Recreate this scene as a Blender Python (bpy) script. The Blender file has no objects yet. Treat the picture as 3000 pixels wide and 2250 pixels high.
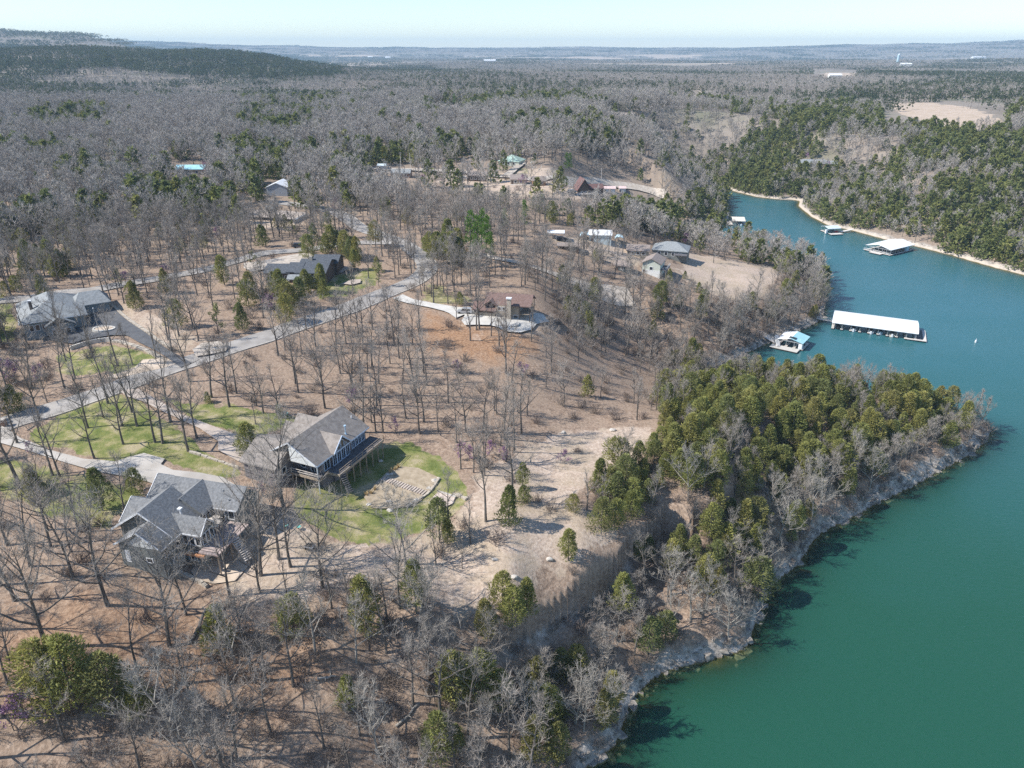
import bpy, bmesh, math, random
import numpy as np
from mathutils import Vector, Matrix, Euler
R = math.radians
SC = bpy.context.scene
COL = SC.collection
rng = np.random.default_rng(7)
random.seed(7)

# ------------------------------------------------------------------ camera, world, sun, exposure
CAM_Z, PITCH, FPX = 100.0, R(24.6), 2130.0          # photo frame is 3000 x 2250
cd = bpy.data.cameras.new('camera')
cd.sensor_width = 36.0
cd.lens = 36.0 * FPX / 3000.0
cd.clip_start, cd.clip_end = 1.0, 60000.0
cam = bpy.data.objects.new('camera', cd)
cam.location = (0, 0, CAM_Z)
cam.rotation_euler = (math.pi / 2 - PITCH, 0, 0)
COL.objects.link(cam)
SC.camera = cam

SUN_ELEV = R(45)
SUN_DIR = Vector((-1.0, -0.16, 0)).normalized() * math.cos(SUN_ELEV) + Vector((0, 0, math.sin(SUN_ELEV)))
W = bpy.data.worlds.new('World')
SC.world = W
W.use_nodes = True
wn = W.node_tree.nodes
sky = wn.new('ShaderNodeTexSky')
sky.sky_type = 'NISHITA'
sky.sun_disc = False
sky.sun_elevation = SUN_ELEV
sky.sun_rotation = math.atan2(SUN_DIR.x, SUN_DIR.y)
sky.altitude = 300
sky.air_density, sky.dust_density, sky.ozone_density = 1.0, 0.05, 3.0
W.node_tree.links.new(sky.outputs[0], wn['Background'].inputs[0])
wn['Background'].inputs[1].default_value = 0.115
sd = bpy.data.lights.new('sun', 'SUN')
sd.energy, sd.angle, sd.color = 4.2, R(0.5), (1.0, 0.955, 0.89)
sun = bpy.data.objects.new('sun', sd)
sun.rotation_euler = SUN_DIR.to_track_quat('Z', 'Y').to_euler()
sun.location = (-200, 0, 300)
COL.objects.link(sun)
SC.view_settings.view_transform = 'Standard'
SC.view_settings.look = 'None'
SC.view_settings.exposure = 0.74
SC.view_settings.gamma = 1.0
SC.cycles.max_bounces = 6
SC.cycles.transparent_max_bounces = 8
SC.cycles.use_denoising = False
SC.cycles.caustics_reflective = SC.cycles.caustics_refractive = False

# ------------------------------------------------------------------ picture <-> place
CP, SP = math.cos(PITCH), math.sin(PITCH)
def at(u, v, z):                                     # photo pixel -> point at height z
    a, b = (u - 1500) / FPX, (1125 - v) / FPX
    dy, dz = CP + b * SP, -SP + b * CP
    t = (z - CAM_Z) / dz
    return (a * t, dy * t)
def proj(x, y, z):
    dz = z - CAM_Z
    dep = y * CP - dz * SP
    return 1500 + FPX * x / dep, 1125 - FPX * (y * SP + dz * CP) / dep

# ------------------------------------------------------------------ shoreline (u, v, slope of the bank, ledge height)
SHORE_PX = [
 (1714,2250,.42,2.0),(1800,2185,.42,2.0),(1840,2075,.42,2.2),(1860,2035,.45,2.4),(1917,1982,.45,2.6),(1966,1957,.46,2.8),
 (2027,1943,.46,2.8),(2088,1929,.46,2.8),(2170,1904,.5,2.8),(2198,1880,.5,2.8),(2202,1847,.5,2.6),(2222,1803,.5,2.6),
 (2239,1758,.5,2.8),(2259,1717,.5,3.0),(2292,1685,.5,3.2),(2332,1656,.5,3.2),(2361,1616,.5,3.4),(2377,1587,.5,3.4),
 (2414,1550,.48,3.4),(2460,1532,.46,3.4),(2514,1504,.44,3.2),(2568,1472,.42,3.0),(2649,1434,.4,3.0),(2758,1374,.36,2.6),
 (2839,1331,.3,2.2),(2893,1287,.25,1.8),(2900,1262,.25,1.2),(2840,1235,.3,1.2),(2740,1205,.34,1.2),(2600,1180,.36,1.2),
 (2450,1163,.36,1.2),(2300,1152,.36,1.2),(2170,1140,.34,1.2),(2080,1122,.3,1.2),(2030,1108,.25,1.5),(2002,1095,.3,1.6),
 (2050,1086,.35,1.8),(2092,1075,.4,2.0),(2144,1054,.4,2.0),(2193,1030,.42,1.8),(2258,1001,.42,1.6),(2330,972,.4,1.6),
 (2393,945,.4,1.6),(2413,924,.42,1.6),(2416,880,.42,1.6),(2413,840,.42,1.4),(2410,800,.4,1.2),(2385,768,.35,1.0),
 (2330,748,.32,1.0),(2250,728,.3,1.0),(2180,712,.28,1.0),(2100,698,.26,1.0),(2030,688,.25,.8),(1975,676,.2,.8),
 (1968,668,.22,.8),(2010,667,.3,.9),(2067,668,.32,.9),(2110,660,.34,1.0),(2132,648,.36,1.0),(2136,625,.36,1.0),
 (2130,598,.36,.9),(2118,572,.36,.9),(2090,550,.33,.8),(2060,534,.3,.8),(2042,522,.25,.8),(2041,515,.2,.7),
 (2061,529,.16,.6),(2100,543,.15,.6),(2116,550,.15,.6),(2160,563,.16,.6),(2222,578,.17,.7),(2290,585,.17,.7),
 (2344,587,.16,.6),(2338,603,.15,.6),(2377,635,.16,.6),(2425,660,.17,.7),(2499,676,.18,.8),(2588,700,.19,.8),
 (2682,721,.2,.8),(2792,749,.2,.8),(2893,778,.2,.8),(3000,806,.2,.8),(3200,862,.2,.8)]
SH = [(*at(u, v, 0), s, l) for u, v, s, l in SHORE_PX]
SH += [(300,255,.2,.8),(345,180,.2,.8),(365,60,.2,.8),(370,-160,.2,.8),(-40,-160,.3,1),(-22,-60,.35,1.5),(-4,20,.4,2),(6,55,.42,2)]
SH = np.array(SH)
SHP = SH[:, :2]

def seg_dist(px, py, P, closed=True, attr=None):
    """distance to a polyline; with attr also the nearest segment's values"""
    A = P; B = np.roll(P, -1, axis=0)
    if not closed: A, B = P[:-1], P[1:]
    n = len(px); d = np.empty(n); at_ = None if attr is None else np.empty((n, attr.shape[1]))
    for s in range(0, n, 20000):
        x, y = px[s:s+20000, None], py[s:s+20000, None]
        ab = B - A
        t = ((x - A[:, 0]) * ab[:, 0] + (y - A[:, 1]) * ab[:, 1]) / (ab ** 2).sum(1)
        t = np.clip(t, 0, 1)
        dd = np.hypot(x - A[:, 0] - t * ab[:, 0], y - A[:, 1] - t * ab[:, 1])
        k = dd.argmin(1); r = np.arange(len(k))
        d[s:s+20000] = dd[r, k]
        if attr is not None:
            tt = t[r, k][:, None]
            at_[s:s+20000] = attr[k] * (1 - tt) + attr[(k + 1) % len(P)] * tt
    return d if attr is None else (d, at_)

def inside(px, py, P):
    c = np.zeros(len(px), bool)
    for (x0, y0), (x1, y1) in zip(P, np.roll(P, -1, axis=0)):
        if y0 == y1: continue
        m = ((y0 > py) != (y1 > py)) & (px < (x1 - x0) * (py - y0) / (y1 - y0) + x0)
        c ^= m
    return c

def hash2(ix, iy, s):
    n = (ix.astype(np.int64) * 374761393 + iy.astype(np.int64) * 668265263 + s * 1442695041) & 0x7fffffff
    n = ((n ^ (n >> 13)) * 1274126177) & 0x7fffffff
    return ((n ^ (n >> 16)) & 0xffff) / 65535.0
def vnoise(x, y, s=0):
    ix, iy = np.floor(x), np.floor(y)
    fx, fy = x - ix, y - iy
    fx = fx * fx * (3 - 2 * fx); fy = fy * fy * (3 - 2 * fy)
    a, b = hash2(ix, iy, s), hash2(ix + 1, iy, s)
    c, d = hash2(ix, iy + 1, s), hash2(ix + 1, iy + 1, s)
    return (a * (1 - fx) + b * fx) * (1 - fy) + (c * (1 - fx) + d * fx) * fy
def fbm(x, y, s=0, o=4):
    t = 0; a = .5
    for k in range(o):
        t = t + a * vnoise(x * 2 ** k, y * 2 ** k, s + k); a *= .5
    return t / (1 - .5 ** o)

# ------------------------------------------------------------------ height of the land
CTRL = [(20,1240,27),(300,1150,28),(600,1040,29),(880,950,29),(1100,870,29),(1230,800,30),(1200,720,32),(900,590,34),
 (300,1560,24.8),(520,1560,23.6),(650,1660,21.6),(450,1400,25.6),(200,1350,26.4),(0,1500,25.6),(0,1750,24),(0,2000,20.5),(0,2249,17),
 (300,1850,22),(300,2050,18.6),(400,2240,15),(700,1850,20.2),(700,2050,16),(850,2240,11.5),(1000,1850,19.3),(1100,2000,14.5),
 (1150,2240,8.5),(1250,1830,18.6),(1380,2050,10),(1450,2240,5),(1000,1650,20.8),(1300,1650,20),(1500,1700,19.5),(1700,1580,19.5),
 (1600,1400,19.8),(1800,1300,19),(1200,1480,20.8),(1330,1430,21),(1050,1370,22),(800,1400,24.2),(900,1250,25.2),(900,1180,26),(1200,1150,24),
 (1500,1150,22),(1400,1000,25.4),(1700,1150,17.5),(1800,1200,17),(1470,930,27),(1600,900,26),(1300,850,29),(1950,1100,6),(1850,1060,10),
 (1750,1000,15),(1700,850,22),(1900,850,18),(2100,820,14),(2200,800,12.5),(2000,950,12),(1900,760,21),(2050,700,11),(1750,700,27),
 (1550,700,31),(1950,1250,19),(2150,1230,18),(2400,1210,14),(2650,1230,9),(2800,1260,5),(1950,1600,15),(2100,1600,16),(2250,1500,16),(2050,1750,13),(1750,1800,13),(1600,1900,11),
 (1800,600,25),(1950,600,19),(2050,600,12),
 (1400,540,33),(1720,550,32),(1500,480,36),(1100,510,36),(815,560,35),(555,500,38),(300,650,34),(100,750,32),(200,900,31),
 (60,1000,28.2),(110,1010,27.8),(250,1000,28.6),(0,900,31.5),(500,780,32),(850,790,32),(0,550,38),(2600,645,9),(2600,500,25),(2600,420,36),(2300,420,34),(2300,500,20),(2900,480,30),
 (2900,650,11),(2950,400,42),(2700,350,45),(2300,330,45),(2000,440,34),(1800,450,38),(1500,400,44),(1000,400,44),(500,400,44),
 (200,400,45),(1000,320,48),(1500,320,48),(2000,320,48),(400,320,48),(100,300,50),(1300,260,52),(2500,280,47),
 (-400,1200,29),(-500,2000,21),(-400,600,36),(3300,500,30),(3400,700,10)]
CT = [(*at(u, v, z), z) for u, v, z in CTRL]
def pol(u, r, z):
    t = math.atan((u - 1500) / 2342.0)
    return (r * math.sin(t), r * math.cos(t), z)
FARC = [(u, 2000, z) for u, z in ((-300,92),(0,93),(181,100),(316,97),(452,91),(633,93),(723,88),(859,70),(995,54),(1300,46),(1800,44),(2400,46),(3000,48),(3400,48))]
FARC += [(u, 1500, z) for u, z in ((0,58),(250,60),(450,58),(700,55),(1000,51),(1350,52),(1600,50),(2000,48),(2500,51),(3000,50))]
FARC += [(u, 2800, z) for u, z in ((0,70),(300,66),(600,58),(900,45),(1300,40),(1800,42),(2400,44),(3000,46))]
FARC += [(u, 4200, z) for u, z in ((-300,185),(0,182),(90,172),(203,172),(316,148),(389,112),(470,70),(700,45),(1100,44),(1500,48),(2000,46),(2500,50),(3000,62),(3400,70))]
FARC += [(u, 7000, z) for u, z in ((-300,120),(200,90),(500,58),(900,54),(1400,54),(1900,54),(2400,58),(3000,70))]
FARC += [(u, 9300, z) for u, z in ((-300,176),(300,176),(452,176),(633,162),(860,146),(1000,132),(1250,130),(1600,128),(1900,128),(2100,132),(2260,146),(2470,162),(2560,152),(2700,162),(2780,166),(2900,178),(3000,190),(3300,200))]
FARC += [(u, 13000, 90) for u in (0, 700, 1500, 2300, 3000)]
CT += [pol(*c) for c in FARC]
CT += [(-60,-40,20),(0,0,12),(30,-120,0),(-120,30,22),(-160,-120,26),(500,200,25),(520,-100,25)]
CT = np.array(CT)
def pk(x, y):
    r = np.hypot(x, y + 60)
    return np.arctan2(x, np.maximum(y + 60, 1e-3)) * 2.2, np.log(np.maximum(r, 20))
_cu, _cv = pk(CT[:, 0], CT[:, 1])
_D = np.hypot(_cu[:, None] - _cu[None], _cv[:, None] - _cv[None])
def tpk(r): return np.where(r > 1e-9, r * r * np.log(np.maximum(r, 1e-9)), 0)
_n = len(CT)
_M = np.zeros((_n + 3, _n + 3)); _M[:_n, :_n] = tpk(_D) + np.eye(_n) * 2e-4
_M[:_n, _n] = 1; _M[:_n, _n + 1] = _cu; _M[:_n, _n + 2] = _cv; _M[_n:, :_n] = _M[:_n, _n:].T
_w = np.linalg.solve(_M, np.r_[CT[:, 2], 0, 0, 0])
def plateau(x, y):
    out = np.empty(len(x)); u, v = pk(x, y)
    for s in range(0, len(x), 20000):
        a, b = u[s:s+20000, None], v[s:s+20000, None]
        out[s:s+20000] = tpk(np.hypot(a - _cu, b - _cv)) @ _w[:_n] + _w[_n] + a[:, 0] * _w[_n + 1] + b[:, 0] * _w[_n + 2]
    r = np.hypot(x, y)
    amp = np.clip((r - 350) / 900, 0, 1) * 5 + np.clip((r - 2500) / 3000, 0, 1) * 9
    out += amp * (fbm(x / 420, y / 420, 3, 3) - .5) * 2
    out += np.clip((r - 6500) / 2000, 0, 1) * 42 * (fbm(x / 1500, y / 1500, 9, 3) - .5)
    return out
# the bluff: ground on the lake side of this line drops away as a small cliff
BLUFF = [(1838,1545,20),(1815,1580,20),(1760,1622,20),(1690,1660,20),(1620,1705,19.5),(1560,1745,19.5),(1480,1800,19),(1400,1850,18.5),(1330,1890,18)]
BLW = np.array([at(*b) for b in BLUFF])
LOW = np.array([at(*b) for b in BLUFF] + [at(1260,1960,14), at(1250,2330,5), at(1900,2330,0), at(2300,1900,0), at(2300,1650,4), at(1950,1500,16)])
def height(x, y):
    x = np.atleast_1d(np.asarray(x, float)); y = np.atleast_1d(np.asarray(y, float))
    h = plateau(x, y)
    near = np.hypot(x, y) < 1100
    if near.any():
        xi, yi = x[near], y[near]
        d, a = seg_dist(xi, yi, SHP, True, SH[:, 2:])
        wet = inside(xi, yi, SHP)
        lo = inside(xi, yi, LOW)
        db = seg_dist(xi, yi, BLW, False)
        drop = np.where(lo, np.clip((db + 2.0 * (fbm(xi / 3.1, yi / 3.1, 31, 2) - .85)) / 3.4, 0, 1) * np.clip(1 - (db - 16) / 14, 0, 1) * 7.8, 0) * np.clip((np.hypot(xi - BLW[-1, 0], yi - BLW[-1, 1])) / 9, 0, 1) * np.clip((yi - 78) / 10, 0, 1)
        hp = h[near] - drop
        jag = (fbm(xi / 2.2, yi / 2.2, 21, 3) - .5)
        prof = a[:, 1] * (1 - np.exp(-d / 1.3)) + a[:, 0] * d * (1 + d / 65) + np.exp(-d / 7) * jag * 1.6 * np.minimum(a[:, 1], 2) * np.clip(d / 1.0, 0, 1)
        prof = prof + 40 * (~lo & (db < 45) & (yi < 135)) * np.clip((d - 12) / 10, 0, 1)
        k = 3.0 + np.minimum(d * .03, 4)
        hh = np.clip(.5 + .5 * (hp - prof) / k, 0, 1)
        land = hp * (1 - hh) + prof * hh - k * hh * (1 - hh) * .6
        land = np.maximum(land, .08 + .06 * np.minimum(d, 6))
        land += (fbm(xi / 14, yi / 14, 5, 3) - .5) * .9 * np.clip((d - 4) / 10, 0, 1)
        bed = -np.minimum(d * .34, 9) - .05 + jag * .35 * np.clip(d / 2, 0, 1)
        h[near] = np.where(wet, np.minimum(bed, -.03), land)
    return h
def hz(x, y): return float(height([x], [y])[0])
_TS = 45.0 * np.exp(np.linspace(0, math.log(14000 / 45.0), 230))
def gpa(pts):                                        # photo pixels -> points on the land: march each sight line to the ground
    U = np.array([p[0] for p in pts], float); V = np.array([p[1] for p in pts], float); n = len(U)
    a, b = (U - 1500) / FPX, (1125 - V) / FPX
    D = np.c_[a, CP + b * SP, -SP + b * CP]; D /= np.linalg.norm(D, axis=1)[:, None]
    X = D[:, 0, None] * _TS; Y = D[:, 1, None] * _TS; Z = CAM_Z + D[:, 2, None] * _TS
    hit = Z < np.maximum(height(X.ravel(), Y.ravel()).reshape(X.shape), 0)
    k = np.where(hit.any(1), hit.argmax(1), len(_TS) - 1); k = np.maximum(k, 1)
    lo, hi = _TS[k - 1].copy(), _TS[k].copy()
    for _ in range(11):
        m_ = (lo + hi) / 2; under = CAM_Z + D[:, 2] * m_ < np.maximum(height(D[:, 0] * m_, D[:, 1] * m_), 0)
        hi = np.where(under, m_, hi); lo = np.where(under, lo, m_)
    return np.c_[D[:, 0] * hi, D[:, 1] * hi]
def gp(u, v):
    x, y = gpa([(u, v)])[0]; return float(x), float(y), hz(x, y)

# ------------------------------------------------------------------ materials
MATS = {}
def mat(name, c, c2=None, scale=1.0, rough=.85, detail=6, spec=.3, metal=0.0, objvar=None, bump=0, stretch=None, lo=.35, hi=.65, leafy=False):
    if name in MATS: return MATS[name]
    m = bpy.data.materials.new(name); m.use_nodes = True
    nt = m.node_tree; N, L = nt.nodes, nt.links
    b = N['Principled BSDF']
    b.inputs['Roughness'].default_value = rough
    b.inputs['Specular IOR Level'].default_value = spec
    b.inputs['Metallic'].default_value = metal
    if c2 is None and objvar is None:
        b.inputs['Base Color'].default_value = (*c, 1)
    else:
        out = None
        if c2 is not None:
            tc = N.new('ShaderNodeTexCoord'); mp = N.new('ShaderNodeMapping'); L.new(tc.outputs['Object'], mp.inputs[0])
            if stretch: mp.inputs['Scale'].default_value = stretch
            nz = N.new('ShaderNodeTexNoise'); nz.inputs['Scale'].default_value = scale; nz.inputs['Detail'].default_value = detail
            L.new(mp.outputs[0], nz.inputs[0])
            rp = N.new('ShaderNodeValToRGB'); rp.color_ramp.elements[0].position = lo; rp.color_ramp.elements[1].position = hi
            rp.color_ramp.elements[0].color = (*c, 1); rp.color_ramp.elements[1].color = (*c2, 1)
            L.new(nz.outputs[0], rp.inputs[0]); out = rp.outputs[0]
            if bump:
                bp = N.new('ShaderNodeBump'); bp.inputs['Strength'].default_value = bump; bp.inputs['Distance'].default_value = .1
                L.new(nz.outputs[0], bp.inputs['Height']); L.new(bp.outputs[0], b.inputs['Normal'])
        if objvar:
            oi = N.new('ShaderNodeObjectInfo'); r2 = N.new('ShaderNodeValToRGB')
            cr = r2.color_ramp
            while len(cr.elements) < len(objvar): cr.elements.new(.5)
            for k, cc in enumerate(objvar):
                cr.elements[k].position = k / (len(objvar) - 1); cr.elements[k].color = (*cc, 1)
            L.new(oi.outputs['Random'], r2.inputs[0])
            if out is None: out = r2.outputs[0]
            else:
                mx = N.new('ShaderNodeMix'); mx.data_type = 'RGBA'; mx.blend_type = 'MULTIPLY'; mx.inputs[0].default_value = 1
                L.new(r2.outputs[0], mx.inputs[6]); L.new(out, mx.inputs[7]); out = mx.outputs[2]
        L.new(out, b.inputs['Base Color'])
    if leafy:                                        # thin leaves let some light through
        tl = N.new('ShaderNodeBsdfTranslucent'); ms = N.new('ShaderNodeMixShader'); ms.inputs[0].default_value = .35
        L.new(b.inputs['Base Color'].links[0].from_socket, tl.inputs[0]); L.new(b.outputs[0], ms.inputs[1]); L.new(tl.outputs[0], ms.inputs[2])
        L.new(ms.outputs[0], N['Material Output'].inputs[0])
    MATS[name] = m
    return m

BARK = mat('bark', (.09,.078,.068), (.21,.188,.165), 2.2, .95, stretch=(3,3,.6), bump=.5)
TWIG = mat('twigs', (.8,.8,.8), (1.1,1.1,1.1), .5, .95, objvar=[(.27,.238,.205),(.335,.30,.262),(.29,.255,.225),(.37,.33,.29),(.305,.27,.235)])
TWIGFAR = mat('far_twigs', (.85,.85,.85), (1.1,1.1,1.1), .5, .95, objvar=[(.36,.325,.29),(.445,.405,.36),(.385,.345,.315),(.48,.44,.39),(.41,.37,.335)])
PALE = mat('pale_twigs', (.28,.255,.222), (.38,.35,.31), 1.0, .9)
CEDAR = mat('cedar_foliage', (.6,.62,.6), (1.25,1.2,1.1), .9, .85, objvar=[(.21,.235,.085),(.34,.345,.115),(.265,.29,.10),(.40,.375,.13),(.22,.255,.105),(.35,.32,.12)], leafy=True)
CEDARFAR = mat('far_cedar_foliage', (.7,.7,.7), (1.2,1.2,1.15), .5, .9, objvar=[(.17,.20,.075),(.25,.265,.085),(.20,.23,.085),(.29,.285,.09)], leafy=True)
CEDARDARK = mat('distant_cedar_foliage', (.7,.7,.7), (1.2,1.2,1.15), .5, .9, objvar=[(.075,.10,.05),(.11,.13,.06),(.09,.112,.055),(.13,.14,.06)], leafy=True)
PINE = mat('pine_foliage', (.10,.19,.03), (.19,.30,.05), 1.0, .8, leafy=True)
BUDS = mat('budding_leaves', (.26,.27,.10), (.38,.36,.16), 1.2, .85)
BLOOM = mat('redbud_blossom', (.30,.16,.27), (.42,.25,.38), 1.5, .85)
BRUSH = mat('brush_twigs', (.8,.8,.8), (1.1,1.1,1.1), .6, .95, objvar=[(.20,.155,.125),(.27,.225,.19),(.235,.185,.16),(.30,.25,.21)])
ROOF_GREY = mat('grey_shingles', (.15,.155,.16), (.235,.24,.245), 2.6, .9, bump=.3)
ROOF_TAN = mat('tan_shingles', (.21,.185,.165), (.30,.268,.24), 1.3, .9, bump=.3)
ROOF_LIGHT = mat('light_grey_shingles', (.21,.225,.23), (.30,.315,.32), 1.6, .9, bump=.3)
ROOF_DARK = mat('dark_shingles', (.06,.068,.08), (.11,.12,.135), 2.0, .9)
ROOF_BROWN = mat('red_brown_shingles', (.155,.10,.085), (.215,.145,.125), 2.0, .9)
ROOF_PLUM = mat('maroon_shingles', (.13,.075,.07), (.19,.11,.10), 2.0, .9)
ROOF_OLDBROWN = mat('weathered_shingles', (.22,.18,.16), (.32,.27,.24), 2.0, .9)
METAL_WHITE = mat('white_metal_roof', (.74,.76,.77), (.82,.83,.83), .4, .45, spec=.4)
METAL_BLUE = mat('blue_metal_roof', (.30,.56,.63), (.38,.63,.69), .4, .45, spec=.4)
METAL_PALE = mat('pale_blue_grey_metal', (.55,.62,.65), (.62,.69,.71), .4, .45)
METAL_GREEN = mat('pale_green_metal_roof', (.34,.47,.40), (.42,.54,.47), .4, .5)
METAL_PINK = mat('faded_pink_roof', (.60,.45,.43), (.68,.53,.5), .6, .7)
METAL_GREY = mat('galvanised_metal', (.36,.38,.40), (.5,.52,.53), 1.2, .5, metal=.3)
SIDING_GREY = mat('grey_siding', (.155,.165,.16), (.205,.215,.205), 1.0, .85, stretch=(.3,.3,7))
SIDING_MAUVE = mat('taupe_siding', (.19,.17,.175), (.245,.225,.23), 1.0, .85, stretch=(.3,.3,7))
SIDING_TAN = mat('tan_siding', (.36,.30,.23), (.44,.375,.295), 1.0, .85, stretch=(.3,.3,7))
SIDING_SAGE = mat('pale_sage_siding', (.50,.53,.46), (.58,.61,.53), 1.0, .85, stretch=(.3,.3,7))
SIDING_WHITE = mat('white_siding', (.66,.67,.65), (.74,.75,.73), 1.0, .8, stretch=(.3,.3,7))
SIDING_DARK = mat('dark_brown_siding', (.085,.06,.05), (.13,.095,.08), 1.0, .85, stretch=(.3,.3,7))
SIDING_STEEL = mat('blue_grey_siding', (.33,.36,.40), (.40,.43,.47), 1.0, .7, stretch=(4,4,.3))
TRIM = mat('white_trim', (.74,.75,.76), None, rough=.6)
TRIM_BLUE = mat('pale_blue_trim', (.50,.60,.74), None, rough=.6)
GLASS = mat('window_glass', (.025,.03,.038), None, rough=.08, spec=.6)
BLOCK = mat('concrete_block', (.45,.43,.39), (.56,.54,.50), 1.6, .9)
CONCRETE = mat('pale_concrete', (.385,.35,.305), (.49,.455,.41), .25, .9, bump=.1)
CONC_PINK = mat('pinkish_concrete', (.40,.335,.28), (.51,.435,.375), .35, .9, bump=.1)
CONC_WHITE = mat('new_white_concrete', (.48,.455,.41), (.58,.555,.51), .4, .9)
ASPHALT = mat('dark_asphalt', (.085,.088,.095), (.125,.127,.132), .5, .9, bump=.15)
CHIPSEAL = mat('grey_chip_seal', (.27,.25,.228), (.375,.35,.322), .35, .95, stretch=(1,1,1), bump=.15)
GRAVEL = mat('gravel', (.36,.31,.255), (.53,.47,.405), .8, .95, bump=.4)
DIRT = mat('bare_dirt', (.46,.37,.28), (.60,.50,.40), .4, .95, bump=.3)
ROCK = mat('limestone', (.15,.13,.11), (.42,.38,.33), 1.1, .95, bump=.8, lo=.3, hi=.7)
ROCK_PALE = mat('pale_limestone', (.42,.38,.33), (.6,.56,.5), 1.5, .95, bump=.6)
WOOD = mat('weathered_deck_wood', (.30,.24,.18), (.42,.345,.27), 1.4, .9, stretch=(1,8,1))
WOOD_GREY = mat('grey_deck_boards', (.10,.095,.1), (.15,.145,.15), 1.4, .9)
WOOD_ORANGE = mat('orange_stained_wood', (.36,.17,.08), (.46,.24,.13), 1.4, .8)
WOOD_PALE = mat('pale_dock_boards', (.55,.50,.45), (.66,.61,.56), 1.4, .9)
IRON = mat('black_metal', (.03,.03,.032), None, rough=.5)
BLACK = mat('black_float', (.02,.02,.022), None, rough=.7)
CREAM = mat('cream_canvas', (.62,.54,.45), (.7,.62,.53), 2, .9)
TEAL = mat('teal_plastic', (.16,.45,.40), None, rough=.5)
RED = mat('red_vinyl', (.45,.05,.06), None, rough=.5)
SILVER = mat('silver_paint', (.5,.51,.53), None, rough=.25, spec=.6, metal=.4)
DARKPAINT = mat('dark_blue_paint', (.03,.04,.06), None, rough=.2, spec=.6)
BLUEPAINT = mat('pale_blue_tarp', (.38,.54,.62), (.48,.62,.68), 1, .7)
RUBBER = mat('tyre_rubber', (.02,.02,.02), None, rough=.8)
BRICK = mat('brown_brick', (.20,.12,.09), (.3,.19,.14), 5, .9)
THATCH = mat('dry_ornamental_grass', (.50,.37,.19), (.62,.48,.27), 3, .9)
STONEWALL = mat('tan_stone', (.36,.31,.25), (.52,.46,.38), 2.5, .95, bump=.6)

# ------------------------------------------------------------------ mesh building
class MB:
    def __init__(s): s.v = []; s.f = []
    def add(s, vs, fs):
        b = len(s.v); s.v += [tuple(p) for p in vs]; s.f += [tuple(i + b for i in f) for f in fs]
    def hexa(s, p):                                  # 8 points: bottom ring then top ring
        s.add(p, [(3,2,1,0),(4,5,6,7),(0,1,5,4),(1,2,6,5),(2,3,7,6),(3,0,4,7)])
    def box(s, F, x0, x1, y0, y1, z0, z1):
        s.hexa([F(x0,y0,z0),F(x1,y0,z0),F(x1,y1,z0),F(x0,y1,z0),F(x0,y0,z1),F(x1,y0,z1),F(x1,y1,z1),F(x0,y1,z1)])
    def prism(s, ring0, ring1):
        n = len(ring0)
        s.add(list(ring0) + list(ring1), [tuple(range(n - 1, -1, -1)), tuple(range(n, 2 * n))] + [(i, (i + 1) % n, n + (i + 1) % n, n + i) for i in range(n)])
    def bar(s, a, b, w, h=None):                     # straight square bar between two points
        a, b = Vector(a), Vector(b); h = h or w
        d = (b - a).normalized(); up = Vector((0, 0, 1)) if abs(d.z) < .95 else Vector((0, 1, 0))
        x = d.cross(up).normalized() * w / 2; y = x.cross(d).normalized() * h / 2
        s.hexa([a - x - y, a + x - y, b + x - y, b - x - y, a - x + y, a + x + y, b + x + y, b - x + y])
    def tube(s, pts, rad, n=5, tip=True):
        pts = [Vector(p) for p in pts]; base = len(s.v); k = len(pts); ref = None
        for i, p in enumerate(pts):
            d = (pts[min(i + 1, k - 1)] - pts[max(i - 1, 0)]).normalized()
            if ref is None: ref = d.orthogonal().normalized()
            ref = (ref - d * ref.dot(d)).normalized(); o = d.cross(ref)
            for j in range(n):
                a = 2 * math.pi * j / n
                s.v.append(tuple(p + (ref * math.cos(a) + o * math.sin(a)) * rad[i]))
        for i in range(k - 1):
            for j in range(n):
                a, b = base + i * n + j, base + i * n + (j + 1) % n
                s.f.append((a, b, b + n, a + n))
        if tip: s.f.append(tuple(base + (k - 1) * n + j for j in range(n)))
    def cyl(s, c, r, z0, z1, n=12, r1=None):
        r1 = r if r1 is None else r1
        s.prism([(c[0] + r * math.cos(2*math.pi*i/n), c[1] + r * math.sin(2*math.pi*i/n), z0) for i in range(n)],
                [(c[0] + r1 * math.cos(2*math.pi*i/n), c[1] + r1 * math.sin(2*math.pi*i/n), z1) for i in range(n)])
    def mesh(s, name, off=(0, 0, 0)):
        me = bpy.data.meshes.new(name)
        v = np.array(s.v, float) - np.array(off)
        me.from_pydata([tuple(p) for p in v], [], s.f); me.update()
        return me

def frame(ox, oy, ang):
    c, s_ = math.cos(ang), math.sin(ang)
    f = lambda x, y, z: (ox + c * x - s_ * y, oy + s_ * x + c * y, z)
    return f

USED = {}
def tag(o, label=None, cat=None, group=None, kind=None):
    if label: o['label'] = label
    if cat: o['category'] = cat
    if group: o['group'] = group
    if kind: o['kind'] = kind
    return o
def thing(name, label, cat, loc, group=None):
    o = bpy.data.objects.new(name, None); o.empty_display_size = .5
    o.location = loc; COL.objects.link(o)
    return tag(o, label, cat, group)
def part(name, mb, m, parent):                       # mb in place coordinates; parent chain's root sits at its base
    root = parent
    while root.parent: root = root.parent
    o = bpy.data.objects.new(name, mb.mesh(name, root.location if True else (0, 0, 0)))
    o.data.materials.append(m); COL.objects.link(o); o.parent = parent
    return o
def solo(name, mb, m, label, cat, group=None, kind=None, loc=None):
    loc = loc or (0, 0, 0)
    o = bpy.data.objects.new(name, mb.mesh(name, loc)); o.location = loc
    o.data.materials.append(m); COL.objects.link(o)
    return tag(o, label, cat, group, kind)
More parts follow.
